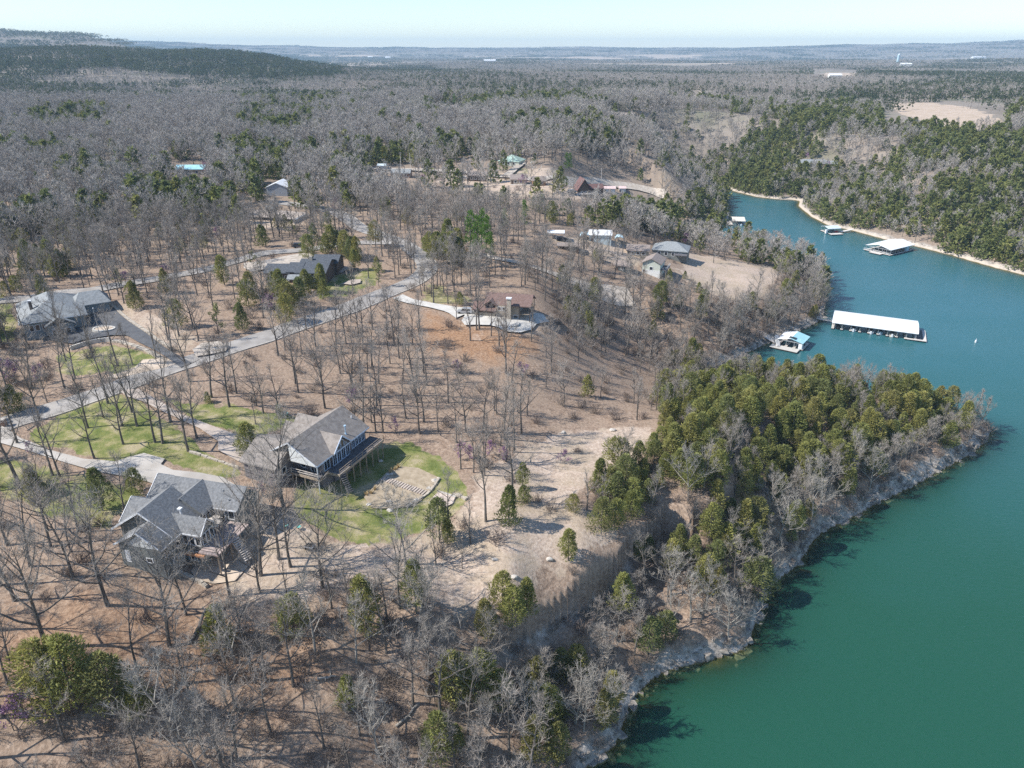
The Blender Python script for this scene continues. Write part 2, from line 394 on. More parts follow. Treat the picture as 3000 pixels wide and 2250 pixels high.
def structure(name, mb, m, label, cat):
    return solo(name, mb, m, label, cat, kind='structure')
def smooth(o):
    for p in o.data.polygons: p.use_smooth = True

# ------------------------------------------------------------------ ground cover outlines, traced on the land
def poly(*pts): return gpa(pts)
LAWNS = [
 poly((1100,1300),(1200,1295),(1290,1335),(1350,1400),(1372,1455),(1330,1500),(1240,1560),(1100,1600),(960,1565),(860,1505),(845,1440),(900,1395),(1010,1400),(1060,1340)),
 poly((240,1176),(350,1150),(420,1195),(560,1285),(620,1340),(700,1385),(690,1405),(600,1395),(470,1345),(380,1335),(330,1355),(200,1320),(90,1290),(80,1262),(170,1222)),
 poly((420,1150),(520,1180),(700,1190),(870,1225),(830,1262),(760,1285),(700,1275),(600,1235),(500,1185)),
 poly((150,1045),(300,1010),(420,1025),(475,1062),(400,1092),(250,1104),(180,1095)),
 poly((-40,850),(45,885),(50,1000),(-40,1010)),
 poly((-60,1320),(150,1375),(400,1425),(440,1440),(380,1500),(300,1560),(160,1530),(60,1470),(-60,1440)),
 poly((985,808),(1090,785),(1110,830),(1040,862),(920,880),(940,840)),
 poly((1240,828),(1330,845),(1400,880),(1340,895),(1230,880)),
 poly((1975,742),(2025,745),(2010,765),(1985,765)),
 poly((1490,485),(1560,495),(1540,515),(1480,510)), poly((1830,350),(1870,352),(1890,368),(1850,372)),
]
LAWN_S = [1, 1, 1, .8, .8, .7, .85, .55, .8, .5, .7]
DRYS = [
 poly((1480,1310),(1640,1258),(1850,1245),(1930,1252),(1905,1330),(1780,1400),(1700,1425),(1720,1500),(1830,1570),(1700,1660),(1560,1745),(1400,1840),(1250,1760),(1050,1660),(900,1650),(850,1610),(1000,1590),(1250,1575),(1330,1510),(1375,1450),(1400,1390)),
 poly((1995,738),(2120,755),(2285,785),(2275,838),(2195,905),(2085,868),(1985,812)),
 poly((560,1700),(700,1560),(850,1500),(1000,1600),(1080,1690),(900,1760),(700,1750)),
 poly((2590,303),(2720,300),(2830,312),(2940,352),(2950,378),(2840,380),(2740,366),(2640,335)),
 poly((1290,488),(1500,498),(1700,545),(1780,565),(1700,590),(1450,580),(1290,545)),
 poly((1590,690),(1800,700),(1920,760),(1850,790),(1700,740)),
 poly((2055,279),(2170,288),(2110,300),(2050,297)), poly((2420,212),(2535,214),(2500,228),(2370,230)),
 poly((270,900),(350,930),(470,1020),(520,1040),(640,1010),(560,960),(420,900),(320,870)),
 poly((1200,850),(1300,900),(1380,990),(1600,1010),(1640,930),(1500,990),(1330,930)),
 poly((700,620),(900,640),(860,680),(740,670)), poly((1820,380),(1890,385),(1900,405),(1830,405)),
 poly((560,255),(620,255),(610,268),(560,266)), poly((1010,255),(1110,252),(1105,265),(1010,266)),
 poly((-60,1700),(200,1660),(330,1640),(420,1700),(330,1720),(100,1740)),
]
DRY_S = [.72, .8, .75, 1, .7, .8, .9, .8, .6, .5, .7, .9, .7, .8, .45]
RUST = [poly((1260,905),(1400,965),(1570,985),(1540,1070),(1400,1060),(1230,1010)),
        poly((-60,1780),(500,1760),(900,1850),(1000,2000),(600,2000),(300,1950),(-60,2060))]

def mask_of(x, y, polys, strength, warp=2.0):
    out = np.zeros(len(x))
    r = np.hypot(x, y)
    for k in range(4):
        w = warp * (1 + k * .7) * (1 + r / 400)
        wx = x + (fbm(x / 6, y / 6, 40 + k, 3) - .5) * 2 * w; wy = y + (fbm(x / 6, y / 6, 60 + k, 3) - .5) * 2 * w
        m = np.zeros(len(x))
        for P, s in zip(polys, strength):
            b = (wx > P[:, 0].min()) & (wx < P[:, 0].max()) & (wy > P[:, 1].min()) & (wy < P[:, 1].max())
            if b.any():
                ii = inside(wx[b], wy[b], P)
                m[b] = np.maximum(m[b], ii * s)
        out += m / 4
    return out

# ------------------------------------------------------------------ land and water
NA, NR = 600, 640
ang = np.linspace(R(-64), R(64), NA)
rad = 14.0 * np.exp(np.linspace(0, math.log(13500 / 14.0), NR))
AA, RR = np.meshgrid(ang, rad)
GX, GY = (RR * np.sin(AA)).ravel(), (RR * np.cos(AA)).ravel()
GZ = height(GX, GY)
def grid_mesh(name, z, keep=None):
    idx = np.arange(NA * NR).reshape(NR, NA)
    q = np.stack([idx[:-1, :-1], idx[:-1, 1:], idx[1:, 1:], idx[1:, :-1]], -1).reshape(-1, 4)[:, ::-1]
    if keep is not None: q = q[keep[q].any(1)]
    used = np.unique(q); remap = np.full(NA * NR, -1); remap[used] = np.arange(len(used))
    q = remap[q]
    me = bpy.data.meshes.new(name)
    me.vertices.add(len(used)); me.vertices.foreach_set('co', np.c_[GX[used], GY[used], z[used]].ravel().astype(np.float32))
    me.loops.add(len(q) * 4); me.loops.foreach_set('vertex_index', q.ravel().astype(np.int32))
    me.polygons.add(len(q)); me.polygons.foreach_set('loop_start', np.arange(0, len(q) * 4, 4, dtype=np.int32))
    me.polygons.foreach_set('loop_total', np.full(len(q), 4, np.int32))
    me.polygons.foreach_set('use_smooth', np.ones(len(q), bool))
    me.update(calc_edges=True); me.validate()
    return me, used
ROCKR = np.where(np.hypot(GX, GY) < 900, 1, 0)
dsh = np.full(len(GX), 99.0)
nb = np.hypot(GX, GY) < 900
dsh[nb], _a = seg_dist(GX[nb], GY[nb], SHP, True, SH[:, 2:])
steep = np.zeros(len(GX)); steep[nb] = np.clip((_a[:, 0] - .2) / .3, 0, 1)
M_LAWN = mask_of(GX, GY, LAWNS, LAWN_S, 1.2)
M_DRY = mask_of(GX, GY, DRYS, DRY_S, 2.0)
M_RUST = mask_of(GX, GY, RUST, [1, .6], 3.0)
dbl = np.full(len(GX), 99.0); b_ = nb & (GX > -60) & (GX < 60) & (GY < 170)
dbl[b_] = seg_dist(GX[b_], GY[b_], BLW, False)
M_ROCK = np.clip(1.0 - dsh / (2.2 + 6.0 * (1 - steep)), 0, 1)
M_ROCK = np.maximum(M_ROCK, .62 * np.clip(1.1 - dbl / 4.0, 0, 1) * inside(GX, GY, LOW))
M_BEACH = np.clip(1.35 - dsh / 2.6, 0, 1) * (1 - steep) * (GY > 300)
# far fields and open country: patches of pasture in the distance
far = np.hypot(GX, GY)
ff = np.clip((far - 2300) / 1500, 0, 1) * (fbm(GX / 700, GY / 260, 77, 3) > .62) * (far < 7600) * (GZ < 72)
M_DRY = np.maximum(M_DRY, ff * .6)

me, used = grid_mesh('ground', GZ)
ca = me.color_attributes.new('cover', 'FLOAT_COLOR', 'POINT')
ca.data.foreach_set('color', np.c_[M_LAWN, M_DRY, M_ROCK, np.ones(len(GX))][used].ravel().astype(np.float32))
cb = me.color_attributes.new('cover_more', 'FLOAT_COLOR', 'POINT')
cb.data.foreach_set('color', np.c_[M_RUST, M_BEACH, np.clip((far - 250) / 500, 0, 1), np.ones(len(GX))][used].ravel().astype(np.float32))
ground = bpy.data.objects.new('ground', me); COL.objects.link(ground)
tag(ground, 'leaf covered hills with lawns, dry meadows and rocky banks', 'ground', kind='structure')

gm = bpy.data.materials.new('ground_cover'); gm.use_nodes = True
nt = gm.node_tree; N, L = nt.nodes, nt.links
B = N['Principled BSDF']; B.inputs['Roughness'].default_value = .95; B.inputs['Specular IOR Level'].default_value = .15
tc = N.new('ShaderNodeTexCoord')
def noise(sc, det=6, rough=.6, vec=None):
    n = N.new('ShaderNodeTexNoise'); n.inputs['Scale'].default_value = sc; n.inputs['Detail'].default_value = det; n.inputs['Roughness'].default_value = rough
    L.new(vec or tc.outputs['Object'], n.inputs[0]); return n.outputs[0]
def ramp(fac, stops):
    r = N.new('ShaderNodeValToRGB'); cr = r.color_ramp
    while len(cr.elements) < len(stops): cr.elements.new(.5)
    for k, (p, c) in enumerate(stops): cr.elements[k].position = p; cr.elements[k].color = (*c, 1)
    L.new(fac, r.inputs[0]); return r.outputs[0]
def mixc(f, a, b, mode='MIX'):
    m = N.new('ShaderNodeMix'); m.data_type = 'RGBA'; m.blend_type = mode
    if isinstance(f, float): m.inputs[0].default_value = f
    else: L.new(f, m.inputs[0])
    for i, v in ((6, a), (7, b)):
        if isinstance(v, tuple): m.inputs[i].default_value = (*v, 1)
        else: L.new(v, m.inputs[i])
    return m.outputs[2]
def mth(op, a, b):
    m = N.new('ShaderNodeMath'); m.operation = op
    for i, v in ((0, a), (1, b)):
        if isinstance(v, (int, float)): m.inputs[i].default_value = v
        else: L.new(v, m.inputs[i])
    return m.outputs[0]
def attr(nm):
    a = N.new('ShaderNodeAttribute'); a.attribute_name = nm
    s_ = N.new('ShaderNodeSeparateColor'); L.new(a.outputs['Color'], s_.inputs[0]); return s_.outputs
c1, c2 = attr('cover'), attr('cover_more')
n_f, n_m, n_l, n_xl = noise(1.6, 8, .7), noise(.22, 6, .65), noise(.05, 5), noise(.009, 5)
litter = ramp(n_f, [(.28, (.13,.092,.068)), (.45, (.26,.185,.135)), (.55, (.365,.27,.2)), (.72, (.50,.39,.30))])
litter = mixc(mth('MULTIPLY', ramp(noise(.55, 7, .7), [(.52, (0,0,0)), (.66, (1,1,1))]), .5), litter, (.115,.085,.065))
litter = mixc(mth('MULTIPLY', ramp(n_m, [(.4, (0,0,0)), (.62, (1,1,1))]), .55), litter, (.33,.25,.185))
rust = ramp(n_f, [(.28, (.14,.075,.045)), (.5, (.33,.185,.10)), (.72, (.50,.33,.20))])
litter = mixc(mth('MULTIPLY', c2[0], .8), litter, rust)
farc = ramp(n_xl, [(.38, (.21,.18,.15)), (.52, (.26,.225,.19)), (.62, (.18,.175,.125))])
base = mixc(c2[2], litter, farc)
def soft(m, n, k=.9):
    v = mth('ADD', m, mth('MULTIPLY', mth('SUBTRACT', n, .5), k)); return ramp(v, [(.38, (0,0,0)), (.62, (1,1,1))])
dry = ramp(n_f, [(.3, (.30,.225,.17)), (.5, (.48,.38,.30)), (.7, (.64,.535,.44))])
dry = mixc(mth('MULTIPLY', ramp(noise(.11, 6, .65), [(.45, (0,0,0)), (.6, (1,1,1))]), .55), dry, (.36,.29,.20))
base = mixc(soft(c1[1], n_m), base, dry)
lawn = ramp(n_m, [(.34, (.105,.14,.035)), (.45, (.175,.20,.06)), (.54, (.29,.27,.115)), (.63, (.43,.36,.23))])
lawn = mixc(mth('MULTIPLY', n_f, .35), lawn, (.12,.13,.05))
base = mixc(soft(c1[0], n_m, 1.1), base, lawn)
rock = ramp(noise(.7, 10, .75), [(.36, (.10,.088,.075)), (.47, (.30,.265,.225)), (.56, (.44,.39,.34)), (.66, (.60,.55,.49))])
base = mixc(soft(c1[2], n_m, .8), base, rock)
base = mixc(ramp(c2[1], [(.35, (0,0,0)), (.75, (1,1,1))]), base, mixc(n_f, (.40,.335,.265), (.66,.575,.48)))
geo = N.new('ShaderNodeNewGeometry'); sx = N.new('ShaderNodeSeparateXYZ'); L.new(geo.outputs['Position'], sx.inputs[0])
wet = ramp(mth('ADD', mth('MULTIPLY', sx.outputs[2], .5), .5), [(.1, (.16,.13,.05)), (.5, (.40,.34,.2)), (.62, (1,1,1))])
base = mixc(1.0, base, wet, 'MULTIPLY')
L.new(base, B.inputs['Base Color'])
bp = N.new('ShaderNodeBump'); bp.inputs['Strength'].default_value = .6; bp.inputs['Distance'].default_value = .35
L.new(n_f, bp.inputs['Height']); L.new(bp.outputs[0], B.inputs['Normal'])
me.materials.append(gm)

# the lake: one sheet whose clearness follows the real depth below it
depth = -GZ
keep = (depth > -.6) & (np.hypot(GX, GY) < 1000)
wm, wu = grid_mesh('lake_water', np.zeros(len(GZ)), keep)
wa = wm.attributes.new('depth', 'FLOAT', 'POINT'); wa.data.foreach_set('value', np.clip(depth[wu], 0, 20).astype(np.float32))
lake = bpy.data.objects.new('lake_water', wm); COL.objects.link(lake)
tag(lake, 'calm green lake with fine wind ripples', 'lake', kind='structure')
m = bpy.data.materials.new('lake'); m.use_nodes = True; nt = m.node_tree; N, L = nt.nodes, nt.links
B = N['Principled BSDF']; B.inputs['Roughness'].default_value = .2; B.inputs['IOR'].default_value = 1.333
tc = N.new('ShaderNodeTexCoord')
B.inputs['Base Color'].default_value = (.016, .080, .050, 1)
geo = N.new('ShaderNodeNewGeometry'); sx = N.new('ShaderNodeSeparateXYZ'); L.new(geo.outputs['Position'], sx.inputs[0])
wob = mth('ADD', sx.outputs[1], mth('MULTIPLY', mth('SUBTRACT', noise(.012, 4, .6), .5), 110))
L.new(ramp(mth('DIVIDE', wob, 500.0), [(.2, (.016, .080, .050)), (.55, (.030, .125, .145))]), B.inputs['Base Color'])  # bluer sky reflection on the farther water, painted into the base colour
mpw = N.new('ShaderNodeMapping'); mpw.inputs['Rotation'].default_value = (0, 0, .5); mpw.inputs['Scale'].default_value = (1, 2.4, 1); L.new(tc.outputs['Object'], mpw.inputs[0])
rip = noise(.55, 5, .6, mpw.outputs[0])
bp = N.new('ShaderNodeBump'); bp.inputs['Strength'].default_value = .36; bp.inputs['Distance'].default_value = .35
L.new(ramp(noise(.02, 4, .6), [(.4, (.10,.10,.10)), (.62, (.28,.28,.28))]), B.inputs['Roughness'])
L.new(rip, bp.inputs['Height']); L.new(bp.outputs[0], B.inputs['Normal'])
at_n = N.new('ShaderNodeAttribute'); at_n.attribute_name = 'depth'
opq = mth('SUBTRACT', 1.0, mth('POWER', 2.718, mth('MULTIPLY', at_n.outputs['Fac'], -.75)))
tr = N.new('ShaderNodeBsdfTransparent'); tr.inputs[0].default_value = (.78, .82, .62, 1)
mx = N.new('ShaderNodeMixShader'); L.new(opq, mx.inputs[0]); L.new(tr.outputs[0], mx.inputs[1]); L.new(B.outputs[0], mx.inputs[2])
L.new(mx.outputs[0], N['Material Output'].inputs[0])
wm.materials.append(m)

# ------------------------------------------------------------------ roads and paved ground
EXC = []                                             # outlines where no tree can stand
def drape_poly(name, P, m, off, label, cat, step=2.0, exc=True):
    bm = bmesh.new()
    f = bm.faces.new([bm.verts.new((x, y, 0)) for x, y in P])
    bmesh.ops.triangulate(bm, faces=[f])
    for ax in (0, 1):
        lo, hi = P[:, ax].min(), P[:, ax].max()
        n = max(1, int((hi - lo) / step))
        for k in range(1, n):
            co = [0, 0, 0]; no = [0, 0, 0]; co[ax] = lo + (hi - lo) * k / n; no[ax] = 1
            bmesh.ops.bisect_plane(bm, geom=bm.verts[:] + bm.edges[:] + bm.faces[:], plane_co=co, plane_no=no)
    V = np.array([v.co[:2] for v in bm.verts]); Z = height(V[:, 0], V[:, 1])
    for v, z in zip(bm.verts, Z): v.co.z = z + off * (1 + math.hypot(v.co.x, v.co.y) / 250)
    me = bpy.data.meshes.new(name); bmesh.ops.recalc_face_normals(bm, faces=bm.faces); bm.to_mesh(me); bm.free()
    if me.polygons and sum(p.normal.z for p in me.polygons) < 0: me.flip_normals()
    o = bpy.data.objects.new(name, me); me.materials.append(m); COL.objects.link(o)
    if exc: EXC.append(np.array(P))
    return tag(o, label, cat, kind='structure')
def curve(P, step=2.0):
    P = np.array(P); out = []
    Q = np.vstack([2 * P[0] - P[1], P, 2 * P[-1] - P[-2]])
    for i in range(1, len(Q) - 2):
        n = max(2, int(np.hypot(*(Q[i+1] - Q[i])) / step))
        for t in np.arange(n) / n:
            a, b, c, d = Q[i-1], Q[i], Q[i+1], Q[i+2]
            out.append(.5 * (2*b + (c-a)*t + (2*a-5*b+4*c-d)*t*t + (3*b-a-3*c+d)*t**3))
    out.append(P[-1]); return np.array(out)
def offset(C, d):
    T = np.gradient(C, axis=0); T /= np.hypot(T[:, 0], T[:, 1])[:, None]
    return C + np.c_[-T[:, 1], T[:, 0]] * (np.asarray(d)[:, None] if np.ndim(d) else d)
def drape_strip(name, C, width, m, off, label, cat, nx=6, top=None, exc=True):
    w = np.broadcast_to(np.asarray(width, float), (len(C),)) if np.ndim(width) == 0 else np.interp(np.linspace(0, 1, len(C)), np.linspace(0, 1, len(width)), width)
    rows = [offset(C, w * s) for s in np.linspace(-.5, .5, nx)]
    V = np.stack(rows, 1); Z = height(V[..., 0].ravel(), V[..., 1].ravel()).reshape(V.shape[:2])
    mb = MB(); n = len(C)
    o_ = off * (1 + np.hypot(V[..., 0], V[..., 1]) / 250)
    pts = np.dstack([V, Z + o_])
    mb.v = [tuple(p) for p in pts.reshape(-1, 3)]
    mb.f = [(i*nx+j, (i+1)*nx+j, (i+1)*nx+j+1, i*nx+j+1)[::-1] for i in range(n - 1) for j in range(nx - 1)]
    o = structure(name, mb, m, label, cat)
    if exc: EXC.append(np.vstack([offset(C, w * .5 + .6), offset(C, -w * .5 - .6)[::-1]]))
    return o
ROAD = curve(gpa([(-90,1290),(20,1240),(150,1200),(300,1150),(450,1095),(600,1045),(750,995),(880,950),(1000,910),(1100,870),(1190,835),(1238,805),(1250,780),(1232,752),(1200,728),(1160,706),(1110,688),(1055,668),(1017,642),(985,625),(930,608),(860,600),(780,590)]))
drape_strip('road', ROAD, 7.0, CHIPSEAL, .10, 'grey chip sealed road curving between the houses', 'road', exc=True)
kb = offset(ROAD[:170], -3.75)
kz = height(kb[:, 0], kb[:, 1]); mbk = MB()
for i in range(len(kb) - 1):
    a, b = kb[i], kb[i+1]
    T = (b - a) / np.hypot(*(b - a)); nrm = np.array([-T[1], T[0]]) * .22
    mbk.hexa([(*(a-nrm), kz[i]-.1), (*(a+nrm), kz[i]-.1), (*(b+nrm), kz[i+1]-.1), (*(b-nrm), kz[i+1]-.1), (*(a-nrm), kz[i]+.22), (*(a+nrm), kz[i]+.22), (*(b+nrm), kz[i+1]+.22), (*(b-nrm), kz[i+1]+.22)])
structure('kerb', mbk, CONCRETE, 'low pale concrete kerb along the lower road edge', 'kerb')
LANE = curve(gpa([(-80,905),(0,884),(73,876),(175,860),(264,852),(350,836),(440,822),(529,806),(651,778),(773,744),(860,736),(930,728),(1010,716),(1090,712),(1160,712)]))
drape_strip('lane', LANE, 5.5, CHIPSEAL, .14, 'narrow grey lane along the foot of the bare woods', 'road')
drape_poly('asphalt_driveway', poly((250,858),(279,864),(320,895),(366,936),(447,993),(488,1025),(545,1056),(562,1066),(530,1080),(500,1058),(468,1037),(407,1006),(370,985),(330,985),(240,1000),(215,1010),(150,1000),(270,930),(250,890),(235,868)), ASPHALT, .2, 'dark asphalt driveway widening beside the hip roofed house', 'driveway')
drape_poly('concrete_driveway', poly((350,1147),(407,1143),(529,1216),(651,1262),(745,1294),(742,1330),(714,1362),(700,1356),(640,1322),(640,1297),(586,1259),(488,1214),(420,1180),(372,1165)), CONC_PINK, .22, 'pinkish concrete driveway running down to the tan house', 'driveway')
drape_poly('pale_driveway', poly((-60,1240),(-10,1242),(25,1262),(61,1287),(142,1320),(244,1348),(338,1356),(382,1342),(423,1331),(484,1348),(472,1364),(508,1381),(590,1389),(651,1401),(690,1424),(640,1440),(447,1420),(390,1403),(285,1385),(183,1356),(81,1324),(-10,1298),(-60,1290)), CONCRETE, .22, 'pale concrete driveway with a turning spur above the grey house', 'driveway')
drape_strip('house_driveway', curve(gpa([(1165,872),(1200,885),(1240,893),(1290,903),(1330,912),(1362,924)])), [4.5,3.4,3.4,4.5,7.5], CONC_WHITE, .24, 'narrow white driveway to the brown roofed house', 'driveway')
drape_poly('concrete_apron', poly((1340,906),(1362,928),(1352,944),(1362,957),(1394,956),(1435,957),(1462,964),(1476,975),(1523,979),(1557,971),(1571,955),(1608,947),(1592,926),(1551,917),(1480,915),(1400,905)), CONC_WHITE, .3, 'white concrete apron round the brown roofed house', 'paving')
drape_strip('gravel_track', curve(gpa([(1420,748),(1457,760),(1530,774),(1603,797),(1677,826),(1750,855),(1800,866),(1850,870)])), [3.5,3.5,3.8,4,5,8,11,9], GRAVEL, .2, 'pale gravel track ending in a clearing', 'track')
drape_strip('village_road', curve(gpa([(1080,496),(1200,500),(1300,504),(1370,510),(1440,517),(1520,522),(1600,527),(1720,534),(1820,546),(1900,560),(1950,572)])), 6.5, GRAVEL, .3, 'pale gravel road behind the row of far houses', 'road')
drape_strip('side_driveway', curve(gpa([(1485,518),(1500,505),(1520,490),(1528,482)])), 5.0, GRAVEL, .35, 'pale driveway up to the green roofed house', 'driveway')
drape_strip('cleared_track', curve(gpa([(2046,300),(2045,285),(2043,268),(2047,256),(2050,246)]), 6), 11.0, DIRT, .3, 'bare cleared strip running up through the far woods', 'track')
drape_poly('gravel_yard', poly((715,775),(760,770),(850,752),(900,745),(920,752),(880,778),(800,790),(740,800),(715,790)), GRAVEL, .3, 'pale gravel yard behind the dark roofed house', 'yard')
drape_poly('sand_patio', poly((560,1676),(600,1630),(660,1605),(735,1578),(748,1604),(735,1653),(690,1704),(625,1713),(576,1700)), DIRT, .16, 'bare sandy patio below the grey house', 'patio')
drape_poly('lawn_terrace', poly((1066,1458),(1098,1418),(1135,1385),(1180,1368),(1225,1372),(1290,1402),(1272,1425),(1240,1462),(1210,1485),(1150,1492),(1090,1490)), mat('terrace_soil', (.30,.24,.165), (.42,.345,.25), .9, .95, bump=.2), .1, 'bare brown garden terrace beside the green lawn', 'garden bed', exc=False)
drape_poly('stone_patio', poly((1262,1466),(1284,1444),(1333,1462),(1326,1478),(1304,1490),(1258,1474)), mat('flagstone_sand', (.46,.37,.31), (.60,.50,.43), 2.2, .95, bump=.4), .2, 'square of pinkish flagstones at the edge of the lawn', 'patio')
drape_poly('round_patio', poly((1000,835),(1030,823),(1058,822),(1056,832),(1030,838)), CONC_PINK, .25, 'pale stone circle on the lawn of the dark roofed house', 'patio')
drape_poly('curved_patio', poly((875,848),(935,832),(936,838),(915,846),(890,850)), CONC_PINK, .25, 'curved pink patio in front of the dark roofed house', 'patio')
drape_poly('side_patio', poly((976,783),(990,781),(1032,787),(1000,803),(976,797)), CONC_PINK, .25, 'pink paved patio beside the dark roofed house', 'patio')
drape_poly('building_pad', poly((727,630),(770,622),(900,632),(862,652),(730,644)), CONC_PINK, .6, 'pale concrete building pad with a raised edge', 'pad')
drape_poly('gravel_bank', poly((565,1030),(590,1012),(640,1005),(672,1018),(662,1034),(610,1045),(575,1050)), GRAVEL, .35, 'low heap of tan gravel by the road junction', 'gravel heap', exc=True)
drape_poly('dirt_verge', poly((395,1078),(420,1055),(500,1052),(520,1068),(470,1082),(340,1110),(310,1108)), DIRT, .12, 'bare dirt verge between the lawn and the road', 'verge', exc=False)

# ------------------------------------------------------------------ trees
def dirv(az, el): return Vector((math.cos(el) * math.cos(az), math.cos(el) * math.sin(az), math.sin(el)))
def gen_bare(seed, Ht=15.0, spread=5.0, nl=9, nb_=6, nt_=8, twig=.02, fork=.4, lod=0, up=0.0, lean=.03):
    """a leafless broadleaf tree: trunk with main limbs, and a crown of branches and twigs"""
    r = random.Random(seed); T, Cn = MB(), MB()
    la = r.uniform(0, 6.28); pts = []; rad_ = []
    n = 7 if not lod else 4
    r0 = Ht * .0165
    for i in range(n + 1):
        t = i / n
        w = .012 * Ht * math.sin(t * 5 + seed)
        pts.append(Vector((math.cos(la) * lean * Ht * t * t * 2 + w * math.cos(seed), math.sin(la) * lean * Ht * t * t * 2 + w * math.sin(seed), -.5 + (Ht * .93 + .5) * t)))
        rad_.append(r0 * (1.25 if i == 0 else 1) * (1 - .93 * t ** 1.15) + .015)
    T.tube(pts, rad_, 6 if not lod else 4)
    def on_trunk(t):
        k = min(int(t * n), n - 1); f = t * n - k
        return pts[k].lerp(pts[k + 1], f), rad_[k] * (1 - f) + rad_[k + 1] * f
    def shoot(p, d, ln, segs, wob, lift):
        q = [p.copy()]; d = d.copy()
        for _ in range(segs):
            d = (d + Vector((r.uniform(-wob, wob), r.uniform(-wob, wob), r.uniform(-wob, wob) + lift))).normalized()
            q.append(q[-1] + d * ln / segs)
        return q
    az = r.uniform(0, 6.28)
    for i in range(nl):
        t = fork + (.97 - fork) * (i + r.uniform(-.3, .3)) / (nl - 1) if nl > 1 else fork
        t = min(max(t, fork * .9), .97)
        p, tr_ = on_trunk(t); az += 2.4 + r.uniform(-.5, .5)
        ln = spread * (1.2 - .75 * max(0, (t - fork) / (1 - fork)) ** 1.4) * r.uniform(.7, 1.2)
        el = R(r.uniform(18, 42) + 40 * (t - fork) / (1 - fork) + up)
        L_ = shoot(p, dirv(az, el), ln, 5 if not lod else 3, .16, .07)
        lr = min(tr_ * .62, ln * .026)
        T.tube(L_, [lr * (1 - .85 * k / (len(L_) - 1)) + .012 for k in range(len(L_))], 4 if not lod else 3)
        for j in range(nb_):
            f = .25 + .75 * (j + r.random()) / nb_
            k = min(int(f * (len(L_) - 1)), len(L_) - 2); q = L_[k].lerp(L_[k + 1], f * (len(L_) - 1) - k)
            dl = (L_[k + 1] - L_[k]).normalized()
            dd = (dl * .6 + dirv(r.uniform(0, 6.28), R(r.uniform(-20, 60))) * .9).normalized()
            bl = ln * r.uniform(.28, .5) * (1.15 - .4 * f)
            b_ = shoot(q, dd, bl, 3 if not lod else 2, .22, .06)
            br = max(lr * (1 - .8 * f) * .5, twig * 1.2)
            Cn.tube(b_, [br, br * .7, br * .5, br * .35][:len(b_)] if not lod else [br * 1.2, br, br * .6], 3, False)
            for _ in range(nt_):
                f2 = r.uniform(.15, 1); k2 = min(int(f2 * (len(b_) - 1)), len(b_) - 2); q2 = b_[k2].lerp(b_[k2 + 1], f2 * (len(b_) - 1) - k2)
                d2 = ((b_[k2 + 1] - b_[k2]).normalized() * .7 + dirv(r.uniform(0, 6.28), R(r.uniform(-30, 75))) * .9).normalized()
                tl = r.uniform(.07, .15) * Ht * .6 * (1.0 if not lod else 1.25)
                if lod:
                    tw = shoot(q2, d2, tl, 1, .1, .1); s_ = d2.cross(dirv(r.uniform(0, 6.28), r.uniform(-1, 1))).normalized() * twig
                    Cn.add([q2 - s_, q2 + s_, tw[-1]], [(0, 1, 2)])
                else:
                    tw = shoot(q2, d2, tl, 2, .3, .12)
                    Cn.tube(tw, [twig, twig * .75, twig * .3], 3, False)
                    for _q in range(2):
                        e = tw[1].lerp(tw[2], r.random()); d3 = ((tw[2] - tw[1]).normalized() + dirv(r.uniform(0, 6.28), R(r.uniform(-20, 70)))).normalized() * tl * .5
                        s_ = d3.cross(Vector((r.uniform(-1, 1), r.uniform(-1, 1), r.uniform(-1, 1)))).normalized() * twig * .6
                        Cn.add([e - s_, e + s_, e + d3], [(0, 1, 2)])
    return T, Cn

def spray(mb, p, d, ln, wd, r, nrm=None):
    """a flat pointed foliage spray, and mostly one crossing it; nrm is the side it shows"""
    j = Vector((r.uniform(-1, 1), r.uniform(-1, 1), r.uniform(-1, 1)))
    s = d.cross(nrm + j * .45 if nrm else j).normalized()
    o = d.cross(s)
    for w in ((s, o) if nrm is None or r.random() < .35 else (s,)):
        mb.add([p, p + d * ln * .45 + w * wd, p + d * ln, p + d * ln * .5 - w * wd], [(0, 1, 2, 3)])
def gen_cedar(seed, Ht=9.0, wid=2.4, n=420, size=.75, bare=.12, droop=.15, point=1.0, wd_=.25):
    r = random.Random(seed); T, Cn = MB(), MB()
    T.tube([(0, 0, -.4), (.08, 0, Ht * .35), (0, .1, Ht * .7), (0, 0, Ht * .95)], [Ht * .018, Ht * .014, Ht * .008, .02], 5)
    lobes = [(r.uniform(0, 6.28), r.uniform(.05, .95), r.uniform(.4, 1.5)) for _ in range(22)]
    for i in range(n):
        t = r.random() ** .8
        az = r.uniform(0, 6.28)
        k = 1.0
        for la, lt, lw in lobes:
            da = abs((az - la + math.pi) % (2 * math.pi) - math.pi)
            if da < .62 and abs(t - lt) < .12: k = lw
        prof = ((1 - t) ** (.75 * point)) * min(1, (t + .12) / .25)
        rr = wid * prof * k * (.35 + .65 * math.sqrt(r.random()))
        z = Ht * (bare + (1 - bare) * t)
        p = Vector((rr * math.cos(az), rr * math.sin(az), z - rr * droop + r.uniform(-.2, .2)))
        d = (dirv(az, R(r.uniform(-10, 70))) + Vector((r.uniform(-.7, .7), r.uniform(-.7, .7), r.uniform(-.2, .5)))).normalized()
        sz = size * r.uniform(.6, 1.3)
        spray(Cn, p - d * sz * .4, d, sz, sz * wd_, r, Vector((math.cos(az) * .8, math.sin(az) * .8, .35 + .8 * t)))
    return T, Cn
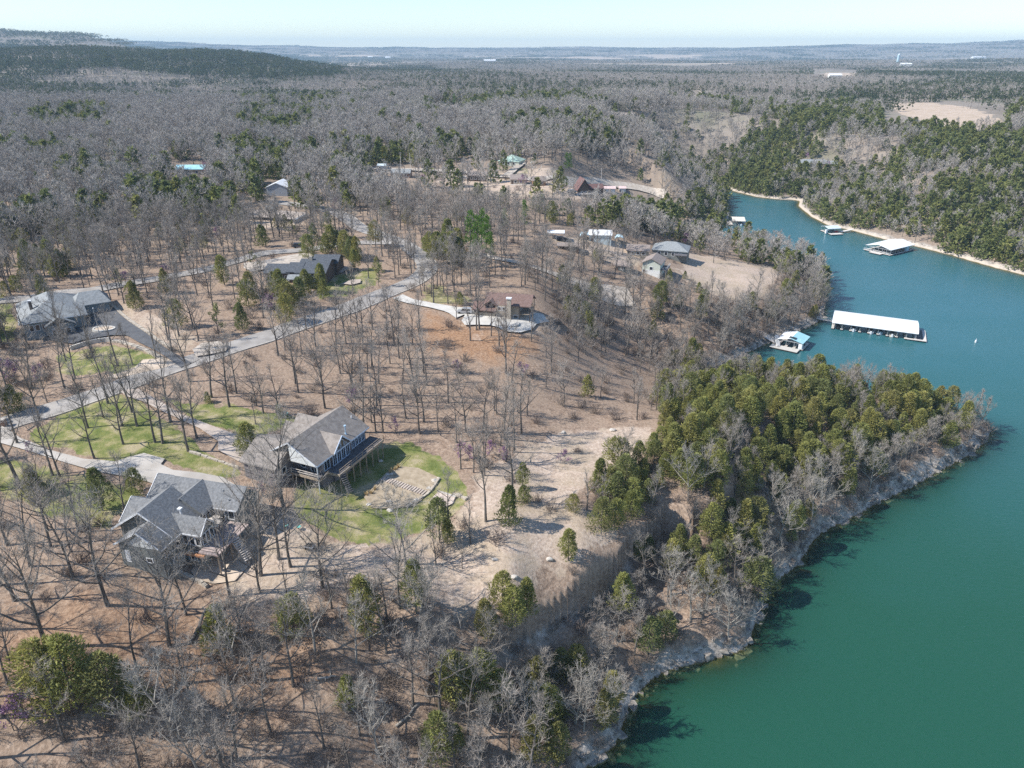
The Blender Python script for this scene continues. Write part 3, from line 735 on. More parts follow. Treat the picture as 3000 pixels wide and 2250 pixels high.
def gen_pine(seed, Ht=15.0, wid=3.0, tufts=34, per=26, size=.7):
    r = random.Random(seed); T, Cn = MB(), MB()
    T.tube([(0, 0, -.4), (.1, 0, Ht * .4), (0, .12, Ht * .75), (0, 0, Ht * .97)], [Ht * .016, Ht * .013, Ht * .007, .03], 5)
    for i in range(tufts):
        t = .3 + .7 * (i + r.random()) / tufts; az = r.uniform(0, 6.28)
        rr = wid * (1.05 - t) ** .6 * r.uniform(.35, 1.0)
        c = Vector((rr * math.cos(az), rr * math.sin(az), Ht * t + r.uniform(-.3, .3)))
        T.tube([Vector((0, 0, c.z - rr * .35)), c], [.05, .02], 3, False)
        R_ = r.uniform(.55, 1.1) * wid * .33
        for _ in range(per):
            d = dirv(r.uniform(0, 6.28), R(r.uniform(-35, 85)))
            spray(Cn, c + d * R_ * r.uniform(.2, .9), (d + Vector((0, 0, .4))).normalized(), size * r.uniform(.6, 1.1), size * .18, r, d + Vector((.3, .2, .6)))
    return T, Cn
def gen_bloom(seed, Ht=4.0, wid=2.2, n=260, size=.3):
    r = random.Random(seed); T, Cn = gen_bare(seed, Ht, wid, 6, 5, 3, .014, .22)
    F_ = MB()
    src = Cn.v
    for i in range(n):
        p = Vector(r.choice(src)) + Vector((r.uniform(-.3, .3), r.uniform(-.3, .3), r.uniform(-.25, .3)))
        d = dirv(r.uniform(0, 6.28), r.uniform(-1, 1.4)); spray(F_, p, d, size * r.uniform(.6, 1.3), size * .3, r)
    b = len(T.v); T.v += Cn.v; T.f += [tuple(i + b for i in f) for f in Cn.f]
    return T, F_
def gen_brush(seed, Ht=2.4, n=42, twig=.028):
    r = random.Random(seed); Cn = MB()
    for i in range(n):
        az = r.uniform(0, 6.28); p = Vector((r.uniform(-.7, .7), r.uniform(-.7, .7), -.1)); d = dirv(az, R(r.uniform(35, 85)))
        q = p + d * Ht * r.uniform(.3, .6); e = q + (d + dirv(r.uniform(0, 6.28), .3) * .6).normalized() * Ht * r.uniform(.2, .5)
        Cn.tube([p, q, e], [twig, twig * .8, twig * .3], 3, False)
        for _ in range(8):
            b = q.lerp(e, r.random()); d3 = (d + dirv(r.uniform(0, 6.28), R(r.uniform(-10, 50))) * 1.1).normalized() * Ht * r.uniform(.15, .35)
            s_ = d3.cross(Vector((r.uniform(-1, 1), r.uniform(-1, 1), r.uniform(-1, 1)))).normalized() * twig * .7
            Cn.add([b - s_, b + s_, b + d3], [(0, 1, 2)])
    return Cn
def two(T, C_, nm, mt, mc):
    a, b = T.mesh(nm + '_trunk'), C_.mesh(nm + '_crown'); a.materials.append(mt); b.materials.append(mc); return a, b
def one(T, C_, nm, mt, mc):
    me = bpy.data.meshes.new(nm); n = len(T.v)
    me.from_pydata(T.v + C_.v, [], T.f + [tuple(i + n for i in f) for f in C_.f])
    me.materials.append(mt); me.materials.append(mc)
    me.polygons.foreach_set('material_index', np.r_[np.zeros(len(T.f)), np.ones(len(C_.f))].astype(np.int32)); me.update(); return me

BARE = [two(*gen_bare(11 + k, 15, sp, nl, 6, 7, .022, fk, 0, up, ln), 'bare', BARK, TWIG) for k, (sp, nl, fk, up, ln) in enumerate(
    [(5.8, 11, .36, 0, .03), (5.0, 10, .42, 8, .05), (6.2, 9, .38, 4, .07), (3.6, 8, .5, 20, .04), (6.0, 8, .44, 10, .08), (6.4, 11, .32, 0, .04), (4.4, 10, .4, 14, .03), (5.4, 9, .46, 6, .06), (6.6, 12, .28, -4, .04), (4.0, 9, .34, 18, .05)])]
BIG = [two(*gen_bare(71 + k, 19, 9.5, 13, 8, 10, .022, .28, 0, -2, .07), 'large_bare', BARK, TWIG) for k in range(2)]
PALES = [two(*gen_bare(91 + k, 12, 5.4, 10, 7, 9, .024, .26, 0, 0, .09), 'pale_bare', PALE, PALE) for k in range(2)]
SAPL = [two(*gen_bare(51 + k, 8, 2.2, 7, 4, 6, .016, .3, 0, 16, .03), 'sapling', BARK, TWIG) for k in range(3)]
CEDARS = [two(*gen_cedar(31 + k, h, w, int(n * 4.6), .55, b, .12, pt, .13), 'cedar', BARK, CEDAR) for k, (h, w, n, b, pt) in enumerate(
    [(8, 2.5, 600, .05, .7), (9, 2.4, 560, .12, .55), (7, 2.7, 580, .03, .62), (10, 2.5, 580, .2, .48), (8, 2.9, 620, .1, .38), (9, 2.7, 520, .24, .4)])]
PINES = [two(*gen_pine(5 + k), 'pine', BARK, PINE) for k in range(3)]
BUDT = [two(*gen_bloom(21 + k, 7, 3.2, 420, .38), 'budding', BARK, BUDS) for k in range(2)]
REDB = [two(*gen_bloom(25 + k, 4.2, 2.3, 330, .3), 'redbud', BARK, BLOOM) for k in range(3)]

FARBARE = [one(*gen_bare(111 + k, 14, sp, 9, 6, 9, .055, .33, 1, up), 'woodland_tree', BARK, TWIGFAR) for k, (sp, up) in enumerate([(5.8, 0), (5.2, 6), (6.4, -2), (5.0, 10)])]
NEARBARE = [one(*gen_bare(141 + k, 13, sp, 9, 6, 8, .025, .33, 0, up), 'woodland_tree', BARK, TWIG) for k, (sp, up) in enumerate([(5.2, 0), (4.6, 8), (5.8, 0), (4.0, 14)])]
FARCEDAR = [one(*gen_cedar(131 + k, h, w, 190, 1.4, .08, .15, pt), 'woodland_cedar', BARK, CEDARFAR) for k, (h, w, pt) in enumerate([(9, 2.9, .75), (8, 3.2, .55), (10, 2.8, .65)])]
NEARCEDAR = [one(*gen_cedar(161 + k, h, w, 900, .75, .08, .15, pt, .18), 'woodland_cedar', BARK, CEDAR) for k, (h, w, pt) in enumerate([(8, 2.7, .8), (8, 3.0, .55), (9, 2.6, .7)])]
BRUSHES = [gen_brush(201 + k, h).mesh('brush') for k, h in enumerate((2.2, 2.8, 1.8))]
for b in BRUSHES: b.materials.append(BRUSH)
# patches of closed woodland for the far distance
def gen_patch(seed, ever, ntree=46, size=62):
    r = random.Random(seed); T, Cn, Dk = MB(), MB(), MB()
    for i in range(ntree):
        x, y = r.uniform(-size / 2, size / 2), r.uniform(-size / 2, size / 2); p = Vector((x, y, 0)); h = r.uniform(9, 15)
        if r.random() < ever:
            for _ in range(16):
                t = r.random(); a = r.uniform(0, 6.28); rr = 2.8 * (1 - t) ** .7
                spray(Dk, p + Vector((rr * math.cos(a), rr * math.sin(a), h * .85 * (.08 + .9 * t))), dirv(a, R(r.uniform(10, 70))), 2.6, .8, r)
        else:
            for _ in range(26):
                d = dirv(r.uniform(0, 6.28), R(r.uniform(5, 85))); q = p + Vector((0, 0, h * .55)) + d * r.uniform(.5, 3.6)
                e = q + (d + Vector((r.uniform(-.5, .5), r.uniform(-.5, .5), .5))).normalized() * r.uniform(1.4, 2.8)
                s_ = d.cross(Vector((r.uniform(-1, 1), r.uniform(-1, 1), r.uniform(-1, 1)))).normalized() * .14
                T.add([q - s_, q + s_, e], [(0, 1, 2)])
            T.add([p + Vector((-.2, 0, 0)), p + Vector((.2, 0, 0)), p + Vector((0, 0, h * .8))], [(0, 1, 2)])
    me = bpy.data.meshes.new('woodland_patch'); n = len(T.v)
    me.from_pydata(T.v + Dk.v, [], T.f + [tuple(i + n for i in f) for f in Dk.f]); me.materials.append(TWIG); me.materials.append(CEDARDARK)
    me.polygons.foreach_set('material_index', np.r_[np.zeros(len(T.f)), np.ones(len(Dk.f))].astype(np.int32)); me.update(); return me
PATCHES = [gen_patch(301 + k, e) for k, e in enumerate((.03, .1, .3, .6, .9))]

def scatter(name, pts, rot, scl, var, meshes, label, cat):
    """many like things no one could count, as one object"""
    me = bpy.data.meshes.new(name); n = len(pts)
    me.vertices.add(n); me.vertices.foreach_set('co', np.asarray(pts, np.float32).ravel())
    for nm, ty, arr in (('rot', 'FLOAT_VECTOR', np.c_[np.zeros(n), np.zeros(n), rot]), ('scl', 'FLOAT_VECTOR', scl)):
        a = me.attributes.new(nm, ty, 'POINT'); a.data.foreach_set('vector', np.asarray(arr, np.float32).ravel())
    a = me.attributes.new('var', 'INT', 'POINT'); a.data.foreach_set('value', np.asarray(var, np.int32))
    o = bpy.data.objects.new(name, me); COL.objects.link(o)
    g = bpy.data.node_groups.new(name, 'GeometryNodeTree')
    g.interface.new_socket('Geometry', in_out='INPUT', socket_type='NodeSocketGeometry')
    g.interface.new_socket('Geometry', in_out='OUTPUT', socket_type='NodeSocketGeometry')
    N, L = g.nodes, g.links
    gi, go = N.new('NodeGroupInput'), N.new('NodeGroupOutput')
    iop = N.new('GeometryNodeInstanceOnPoints'); jn = N.new('GeometryNodeJoinGeometry')
    for k, mesh in enumerate(meshes[::-1]):
        src = bpy.data.objects.new(name + '_source', mesh)          # not linked to the scene: only lends its mesh
        oi = N.new('GeometryNodeObjectInfo'); oi.inputs['Object'].default_value = src
        g2 = N.new('GeometryNodeGeometryToInstance'); L.new(oi.outputs['Geometry'], g2.inputs[0]); L.new(g2.outputs[0], jn.inputs[0])
    def na(nm, ty):
        a = N.new('GeometryNodeInputNamedAttribute'); a.data_type = ty; a.inputs['Name'].default_value = nm; return a.outputs[0]
    L.new(gi.outputs[0], iop.inputs['Points']); L.new(jn.outputs[0], iop.inputs['Instance'])
    iop.inputs['Pick Instance'].default_value = True
    L.new(na('var', 'INT'), iop.inputs['Instance Index']); L.new(na('rot', 'FLOAT_VECTOR'), iop.inputs['Rotation']); L.new(na('scl', 'FLOAT_VECTOR'), iop.inputs['Scale'])
    L.new(iop.outputs[0], go.inputs[0])
    md = o.modifiers.new('scatter', 'NODES'); md.node_group = g
    return tag(o, label, cat, kind='stuff')

# ------------------------------------------------------------------ where the trees stand (traced by zone from the photograph)
def pxin(u, v, pts): return inside(u, v, np.array(pts, float))
ZONES = [  # outline, bare trees, evergreens, brush per square metre
 ([(1500,1330),(1640,1262),(1850,1248),(1925,1256),(1900,1330),(1780,1400),(1700,1425),(1720,1500),(1835,1565),(1700,1665),(1560,1745),(1400,1850),(1250,1780),(1050,1700),(900,1660),(850,1610),(1000,1590),(1250,1575),(1330,1510),(1375,1450),(1400,1390)], .0004, .0004, .004),
 ([(1080,1290),(1200,1290),(1290,1335),(1360,1400),(1372,1455),(1330,1500),(1240,1570),(1100,1600),(960,1565),(860,1505),(845,1440),(900,1395)], 0, 0, 0),
 ([(1700,1330),(1760,1290),(1930,1250),(1990,1100),(2060,1085),(2450,1120),(2750,1180),(2920,1240),(2910,1300),(2760,1385),(2560,1485),(2300,1500),(2100,1470),(1900,1450),(1740,1480)], .013, .060, .05),
 ([(1740,1480),(1900,1450),(2100,1470),(2300,1500),(2570,1470),(2400,1600),(2290,1710),(2220,1840),(2180,1915),(2000,1965),(1900,2010),(1700,2300),(1250,2300),(1300,2000),(1380,1860),(1600,1740),(1830,1570)], .031, .028, .085),
 ([(900,1640),(1250,1780),(1380,1860),(1300,2000),(1250,2400),(-200,2400),(-200,1930),(600,1900),(900,1800)], .024, .002, .095),
 ([(-200,1640),(430,1690),(900,1640),(900,1800),(600,1900),(-200,1930)], .004, .0002, .02),
 ([(-100,1400),(250,1420),(330,1600),(430,1690),(-200,1660)], .011, .0003, .03),
 ([(430,1400),(860,1400),(1000,1600),(900,1660),(430,1700)], .0006, 0, .001),
 ([(-100,1270),(350,1150),(420,1145),(560,1220),(750,1290),(710,1400),(450,1400),(-100,1420)], .0022, 0, .001),
 ([(420,1140),(560,1160),(880,1215),(900,1290),(740,1290),(560,1210)], .003, .0001, .001),
 ([(-100,1230),(-100,1030),(60,1000),(160,1080),(250,1120),(300,1140)], .011, .0002, .03),
 ([(20,960),(300,930),(480,1010),(520,1060),(300,1145),(60,1090)], .0012, 0, .002),
 ([(270,880),(380,900),(560,1000),(680,1010),(600,1040),(540,1050),(480,1010),(350,930)], .004, .0001, .002),
 ([(1340,930),(1620,930),(1640,1000),(1560,1090),(1300,1080)], .0035, .0003, .006),
 ([(480,990),(700,1010),(1200,830),(1220,880),(1400,970),(1600,990),(1960,1080),(1900,1240),(1500,1300),(1380,1380),(1250,1270),(1100,1240),(850,1205),(430,1140)], .0108, .0004, .014),
 ([(1580,860),(1700,860),(2010,820),(2100,880),(2180,930),(2420,830),(2420,940),(2260,1005),(2000,1100),(1960,1080),(1600,990)], .026, .007, .03),
 ([(2240,880),(2290,800),(2420,790),(2420,940),(2260,1005),(2150,950)], .030, .012, .02),
 ([(2000,750),(2120,765),(2275,790),(2265,830),(2185,895),(2085,855),(1990,800)], .0006, 0, 0),
 ([(2000,810),(2085,865),(2180,900),(2250,850),(2270,900),(2150,960),(2000,900)], .012, .006, .03),
 ([(1990,735),(2280,780),(2420,790),(2400,740),(2200,690),(2050,690)], .022, .004, .003),
 ([(1380,840),(1650,860),(1700,900),(1600,960),(1400,960)], .006, 0, .002),
 ([(1460,680),(1700,660),(1980,690),(2010,760),(2000,840),(1700,860),(1380,840),(1250,800),(1240,740)], .019, .0014, .01),
 ([(1225,730),(1330,720),(1370,800),(1260,800)], .002, .012, 0),
 ([(740,700),(1090,700),(1130,780),(1080,860),(960,860),(880,850),(740,850)], .006, .006, .003),
 ([(520,800),(1100,850),(1000,920),(700,1000),(480,990),(380,880)], .012, .006, .012),
 ([(1240,475),(1550,470),(1900,535),(1900,590),(1480,600),(1200,560),(1080,520),(1090,490)], .0075, .0022, .002),
]
EVER = [  ([(-200,90),(420,98),(420,146),(-200,152)], .45),  # outline, share of evergreens in the closed woods further off
 ([(-200,130),(450,130),(860,158),(1000,190),(960,222),(600,218),(380,196),(150,200),(-200,198)], .92),
 ([(90,318),(330,318),(315,368),(100,372)], .75), ([(720,258),(985,268),(1000,330),(850,400),(740,400),(680,330)], .55),
 ([(560,412),(700,400),(950,425),(1400,400),(1430,460),(1250,500),(950,512),(780,475)], .72),
 ([(690,470),(810,480),(820,540),(775,585),(725,525)], .9), ([(390,532),(650,545),(640,600),(400,600)], .65),
 ([(1460,342),(1560,332),(1820,362),(1830,425),(1600,402),(1470,382)], .72),
 ([(2050,560),(2200,470),(2400,480),(2700,520),(3200,500),(3200,860),(2700,715),(2450,665),(2340,585)], .62),
 ([(2050,440),(2300,420),(2700,440),(3200,430),(3200,500),(2700,520),(2400,480),(2200,470)], .40),
 ([(1560,570),(1760,590),(1950,565),(2110,560),(2140,665),(2000,668),(1850,645),(1650,625)], .68),
 ([(1000,200),(1350,205),(1700,230),(2200,250),(2200,285),(1700,275),(1400,260),(1050,262)], .42),
 ([(2450,240),(3200,230),(3200,292),(2500,282)], .35), ([(940,340),(1350,300),(1430,340),(1100,380)], .3),
]
CLEARPX = [  # open ground round and in front of far buildings, so that they show as they do in the photograph
 [(505,485),(610,485),(630,572),(485,572)], [(780,530),(845,530),(860,620),(765,620)], [(1100,492),(1215,492),(1220,540),(1090,540)],
 [(1600,672),(1665,672),(1668,712),(1600,712)], [(1700,670),(1830,670),(1830,722),(1700,722)], [(1860,760),(1950,760),(1955,835),(1860,835)],
 [(1900,720),(2000,720),(2010,765),(1900,765)], [(1755,345),(1870,345),(1886,388),(1790,382)], [(1265,312),(1365,312),(1365,345),(1265,345)],
 [(2325,468),(2440,468),(2440,490),(2325,490)], [(820,268),(850,268),(850,282),(820,282)],
 [(1960,655),(2070,655),(2070,690),(1960,690)], [(2580,300),(2955,300),(2955,385),(2580,385)], [(1690,555),(1860,555),(1860,592),(1690,595)], [(2035,240),(2055,240),(2058,300),(2034,300)],
 [(700,615),(910,615),(910,665),(700,665)], [(2360,205),(2540,205),(2545,235),(2360,235)], [(2060,278),(2175,284),(2120,302),(2050,300)], [(550,252),(625,252),(625,270),(550,270)],
]
SHORT = [[(1200,560),(1400,570),(1640,590),(1950,590),(1950,650),(1650,650),(1400,640),(1200,620)], [(1860,810),(1980,800),(2200,880),(2150,960),(1980,900),(1850,850)], [(1090,520),(1240,530),(1240,580),(1080,570)], [(1500,560),(1560,470),(1900,530),(1900,570)]]
TREE_SPOTS = []                                      # filled by hand-placed trees, so that the rest keep off them

def cover_at(x, y, z):
    """bare, evergreen and brush density at places on the land"""
    u, v = proj(x, y, z); r = np.hypot(x, y)
    n1, n2 = fbm(x / 55, y / 55, 91, 3), fbm(x / 18, y / 18, 95, 2)
    _, vt = proj(x, y, z + 7)                        # where the crowns show
    ev = np.clip(.15 + (n1 - .52) * 2.0 + (fbm(x / 170, y / 170, 97, 2) - .5) * 1.7, .03, .85)
    for P, s in EVER:
        k = pxin(u + (n2 - .5) * 22, vt + (n1 - .5) * 12, P); ev[k] = np.clip(s + (n1[k] - .5) * 1.6 + (n2[k] - .5) * .8, .03, .97)
    tot = np.full(len(x), .034)
    b, e, br = tot * (1 - ev) ** 1.3, tot * ev * 1.3, np.where(r < 420, .006, 0)
    done = np.zeros(len(x), bool)
    hl = (u > 1950) & (v < 870) & (r > 380); e[hl] *= 1.6; b[hl] *= .75
    for P, db, de, dbr in ZONES:
        k = pxin(u, v, P) & ~done & (r < 620)
        f = np.clip(.45 + 1.1 * n2[k], .2, 1.7); fe = np.clip(.25 + 1.5 * n1[k], .1, 2)
        b[k], e[k], br[k] = db * f, de * fe, dbr * f; done |= k
    for P in CLEARPX:
        k = pxin(u, v, P); b[k] = e[k] = br[k] = 0
    for P in EXC:
        q = (x > P[:, 0].min()) & (x < P[:, 0].max()) & (y > P[:, 1].min()) & (y < P[:, 1].max())
        if q.any():
            k = np.where(q)[0][inside(x[q], y[q], P)]; b[k] = e[k] = br[k] = 0
    return b, e, br

# ------------------------------------------------------------------ building kit
def sw(F, ax): return (lambda a, c, z: F(a, c, z)) if ax == 'x' else (lambda a, c, z: F(c, a, z))
def gable_roof(F, ax, a0, a1, c, hl, hr, zl, zr, zt, th=.24):
    g = sw(F, ax); mb = MB()
    ring = [(c - hl, zl), (c, zt), (c + hr, zr), (c + hr, zr - th), (c, zt - th), (c - hl, zl - th)]
    mb.prism([g(a0, q, z) for q, z in ring], [g(a1, q, z) for q, z in ring]); return mb
def gable_wall(F, ax, a0, a1, c, hl, hr, z0, zl, zr, zt, mb=None):
    g = sw(F, ax); mb = mb or MB()
    ring = [(c - hl, z0), (c - hl, zl), (c, zt), (c + hr, zr), (c + hr, z0)]
    mb.prism([g(a0, q, z) for q, z in ring], [g(a1, q, z) for q, z in ring]); return mb
def hip_roof(F, x0, x1, y0, y1, ze, zt, ax, half, th=.25, cx_=None, cy_=None, mb=None):
    mb = mb or MB(); mx_, my = (x0 + x1) / 2 if cx_ is None else cx_, (y0 + y1) / 2 if cy_ is None else cy_
    r = [F(mx_ - half, my, zt), F(mx_ + half, my, zt)] if ax == 'x' else [F(mx_, my - half, zt), F(mx_, my + half, zt)]
    v = [F(x0,y0,ze-th),F(x1,y0,ze-th),F(x1,y1,ze-th),F(x0,y1,ze-th),F(x0,y0,ze),F(x1,y0,ze),F(x1,y1,ze),F(x0,y1,ze)] + r
    f = [(3,2,1,0),(0,1,5,4),(1,2,6,5),(2,3,7,6),(3,0,4,7)]
    f += [(4,5,9,8),(5,6,9),(6,7,8,9),(7,4,8)] if ax == 'x' else [(4,5,8),(5,6,9,8),(6,7,9),(7,4,8,9)]
    mb.add(v, f); return mb
def gable_trim(parent, F, ax, a, c, hl, hr, zl, zr, zt, m=None, w=.28):
    g = sw(F, ax); mb = MB()
    mb.bar(g(a, c - hl, zl - .08), g(a, c, zt - .08), .1, w); mb.bar(g(a, c, zt - .08), g(a, c + hr, zr - .08), .1, w)
    return part('fascia', mb, m or TRIM, parent)
def win(parent, F, n, c, t, z, w, h, trim=None, mull=0, name='window', glass=None):
    """a window (or glazed door) on the wall plane c facing n, centred at t, z"""
    s = 1 if n[0] == '+' else -1
    ax = n[1]
    def bx(mb, t0, t1, z0, z1, d0, d1):
        a, b = sorted((c + s * d0, c + s * d1))
        (mb.box(F, a, b, t0, t1, z0, z1) if ax == 'x' else mb.box(F, t0, t1, a, b, z0, z1))
    f = MB(); q = .13
    bx(f, t - w/2 - q, t + w/2 + q, z + h/2, z + h/2 + q, 0, .09); bx(f, t - w/2 - q, t + w/2 + q, z - h/2 - q, z - h/2, 0, .09)
    bx(f, t - w/2 - q, t - w/2, z - h/2, z + h/2, 0, .09); bx(f, t + w/2, t + w/2 + q, z - h/2, z + h/2, 0, .09)
    for k in range(mull):
        x = t - w/2 + w * (k + 1) / (mull + 1); bx(f, x - .05, x + .05, z - h/2, z + h/2, .01, .075)
    fr = part(name, f, trim or TRIM, parent)
    p = MB(); bx(p, t - w/2, t + w/2, z - h/2, z + h/2, -.02, .03); part('pane', p, glass or GLASS, fr)
    return fr
def door(parent, F, n, c, t, z0, w, h, m):
    s = 1 if n[0] == '+' else -1; mb = MB(); a, b = sorted((c, c + s * .07))
    (mb.box(F, a, b, t - w/2, t + w/2, z0, z0 + h) if n[1] == 'x' else mb.box(F, t - w/2, t + w/2, a, b, z0, z0 + h))
    return part('door', mb, m, parent)
def railing(parent, pts, h=1.0, m=None, w=.07, rails=2, name='railing', step=1.8):
    mb = MB()
    for a, b in zip(pts[:-1], pts[1:]):
        a, b = Vector(a), Vector(b); n = max(1, int((b - a).length / step))
        for k in range(n + 1):
            p = a.lerp(b, k / n); mb.bar(p, p + Vector((0, 0, h)), w)
        for k in range(rails):
            z = Vector((0, 0, h * (k + 1) / rails)); mb.bar(a + z, b + z, w * .8)
    return part(name, mb, m or WOOD, parent)
def stairs(parent, a, b, w, m, n=9):
    a, b = Vector(a), Vector(b); mb = MB(); d = Vector((b.x - a.x, b.y - a.y, 0)); u = d.normalized(); s = Vector((-u.y, u.x, 0)) * w / 2
    for k in range(n):
        p = a.lerp(b, k / n); q = a.lerp(b, (k + 1) / n); z = p.z
        mb.hexa([p - s + Vector((0,0,-.08)), p + s + Vector((0,0,-.08)), Vector((q.x,q.y,z)) + s + Vector((0,0,-.08)), Vector((q.x,q.y,z)) - s + Vector((0,0,-.08)),
                 p - s, p + s, Vector((q.x,q.y,z)) + s, Vector((q.x,q.y,z)) - s])
    for e in (-1, 1): mb.bar(a + s * e - Vector((0,0,.25)), b + s * e - Vector((0,0,.25)), .08, .3)
    return part('stairs', mb, m, parent)
def keep_off(F, x0, x1, y0, y1): EXC.append(np.array([F(x0,y0,0)[:2], F(x1,y0,0)[:2], F(x1,y1,0)[:2], F(x0,y1,0)[:2]]))

# ------------------------------------------------------------------ the grey gabled house
A1 = math.atan2(-.242, .970); F = frame(-56, 102, A1)
h1 = thing('gabled_house', 'grey shingled house of several gables with white trim and walkout deck', 'house', (-56, 102, 23))
mb = gable_wall(F, 'y', -3.8, 3, -3.3, 5.3, 5.5, 21, 28.1, 28.1, 31.7)
gable_wall(F, 'y', -7.9, -3, -1.4, 4.2, 3.6, 21, 28.0, 28.1, 30.6, mb); gable_wall(F, 'x', -9.4, 7.6, 8, 3.2, 3.2, 21, 28.2, 28.2, 30.6, mb)
gable_wall(F, 'y', 1.9, 7, -.7, 2.6, 3.4, 21, 28.6, 28.4, 30.8, mb); gable_wall(F, 'x', -8.7, -3.5, .5, 3.1, 3.1, 21, 28.2, 28.2, 30.7, mb)
gable_wall(F, 'x', .2, 5.9, -1.2, 1.7, 1.7, 21, 28.1, 28.1, 29.9, mb)
part('wall', mb, SIDING_GREY, h1)
ra = [('y', -5.0, 3.3, -3.3, 6.1, 6.0, 28.15, 28.2, 32.3), ('y', -8.3, -1.2, -1.4, 4.8, 4.0, 28.0, 28.27, 31.0), ('x', -9.9, 8.1, 8, 3.7, 3.7, 28.3, 28.3, 31.02),
      ('y', 1.75, 8, -.7, 3.1, 3.95, 29.1, 28.5, 31.2), ('x', -9.3, -3.3, .5, 3.7, 3.7, 28.3, 28.3, 31.05), ('x', -.2, 6.3, -1.2, 2.1, 2.1, 28.12, 28.12, 30.3)]
mb = MB()
for r_ in ra:
    q = gable_roof(F, *r_); mb.add(q.v, q.f)
rf = part('roof', mb, ROOF_GREY, h1)
for ax, a, c, hl, hr, zl, zr, zt in [('y',-5.02,-3.3,6.1,6.0,28.15,28.2,32.3), ('y',-8.32,-1.4,4.8,4.0,28.0,28.27,31.0), ('x',6.32,-1.2,2.1,2.1,28.12,28.12,30.3), ('x',-9.92,8,3.7,3.7,28.3,28.3,31.02), ('x',-9.32,.5,3.7,3.7,28.3,28.3,31.05)]:
    gable_trim(h1, F, ax, a, c, hl, hr, zl, zr, zt)
mb = MB(); mb.box(F, 2.62, 2.72, -8.3, 1.7, 28.0, 28.22); mb.box(F, 3.28, 7.9, 4.2, 4.3, 28.06, 28.3); mb.box(F, .2, 6.2, -3.36, -3.26, 27.95, 28.15); part('gutter', mb, TRIM, h1)
mb = MB(); mb.prism([F(-3.6,-7.97,28.5), F(-1.4,-7.97,30.3), F(1.6,-7.97,28.2), F(1.6,-7.97,28.02), F(-3.6,-7.97,28.02)], [F(-3.6,-7.9,28.5), F(-1.4,-7.9,30.3), F(1.6,-7.9,28.2), F(1.6,-7.9,28.02), F(-3.6,-7.9,28.02)]); part('gable_panel', mb, SIDING_WHITE, h1)
for y in (-6.7, -5.0, -3.9): win(h1, F, '+x', 2.2, y, 26.9, 1.0, 1.5)
for y in (-5.2, -3.8): win(h1, F, '+x', 2.2, y, 23.9, 1.0, 1.4)
for x in (2.9, 4.2, 5.3): win(h1, F, '-y', -2.9, x, 26.7, .8, 1.6)
for x in (3.4, 4.9): win(h1, F, '-y', -2.9, x, 23.6, .9, 1.7)
for y in (-2.2, -1.2, -.2): win(h1, F, '+x', 5.9, y, 26.8, .75, 1.9)
win(h1, F, '-y', 4.8, 6.4, 26.9, 1.0, 1.6); win(h1, F, '-y', 4.8, 4.3, 26.6, 1.6, 2.1, name='patio_door')
for y in (2.4, 3.5): win(h1, F, '+x', 2.7, y, 26.8, .8, 1.9)
win(h1, F, '-y', -3.8, -6.2, 26.0, 1.8, 2.4); win(h1, F, '-y', -3.8, -3.4, 29.3, 1.4, .9)
win(h1, F, '-y', -7.9, -.2, 25.6, 1.0, .7)
mb = MB(); mb.box(F, .75, 1.0, -.6, -.35, 29.6, 30.9); mb.box(F, .55, 1.2, -.8, -.15, 30.7, 30.95); part('chimney', mb, TRIM, h1)
for x, y, z in ((1.4, -6.2, 28.6), (5.8, 5.6, 29.0), (4.0, 6.8, 29.8)):
    mb = MB(); p = F(x, y, 0); mb.cyl(p, .09, z, z + .65, 8); part('vent_pipe', mb, METAL_GREY, h1)
mb = MB(); mb.box(F, -4.7, -3.8, -7.95, -7.9, 24.6, 26.9); part('door', mb, TRIM, h1)
mb = MB(); mb.box(F, 2.75, 9.6, -.4, 4.75, 25.35, 25.6); mb.box(F, 5.95, 9.6, -4.2, -.4, 25.35, 25.6); dk = part('deck', mb, mat('pink_deck', (.34,.27,.25), (.45,.37,.34), 1.4, .9), h1)
for x, y in ((9.4,-4.0),(9.4,-.5),(9.4,2.2),(9.4,4.5),(6.1,-4.0)):
    mb = MB(); mb.bar(F(x, y, 21.3), F(x, y, 25.4), .2); part('deck_post', mb, WOOD, h1)
railing(h1, [F(6.0,-4.15,25.6), F(9.5,-4.15,25.6), F(9.5,4.7,25.6)], 1.0, IRON)
mb = MB(); mb.box(F, 3.2, 7.2, -4.6, -4.2, 24.9, 25.25); part('rim_joist', mb, WOOD_ORANGE, h1)
stairs(h1, F(9.6, .6, 25.5), F(12.6, -.6, 22.6), 1.4, WOOD_PALE, 11)
keep_off(F, -10.5, 13, -9, 12)
# umbrella, table, things below
p = F(5.0, 1.6, 25.6)
um = thing('patio_umbrella', 'cream canvas umbrella open on the deck of the grey gabled house', 'umbrella', p)
mb = MB(); mb.cyl(p, .04, p[2], p[2] + 2.3, 8); part('pole', mb, METAL_GREY, um)
mb = MB(); n = 10
for i in range(n):
    a0, a1 = 2*math.pi*i/n, 2*math.pi*(i+1)/n
    q = lambda a, r, z: (p[0] + r*math.cos(a), p[1] + r*math.sin(a), p[2] + z)
    for r0, z0, r1, z1 in ((0, 2.5, .8, 2.25), (.8, 2.25, 1.6 + .15*(i%3), 1.8 + .2*((i*7)%4)/3)): mb.add([q(a0, r0, z0), q(a0, r1, z1), q(a1, r1 - .05, z1 - .04), q(a1, r0, z0)], [(0, 1, 2, 3)])
part('canopy', mb, CREAM, um)
p = F(4.1, 3.4, 25.6); tb = thing('garden_table', 'round white table on the deck against the garage wall', 'table', p)
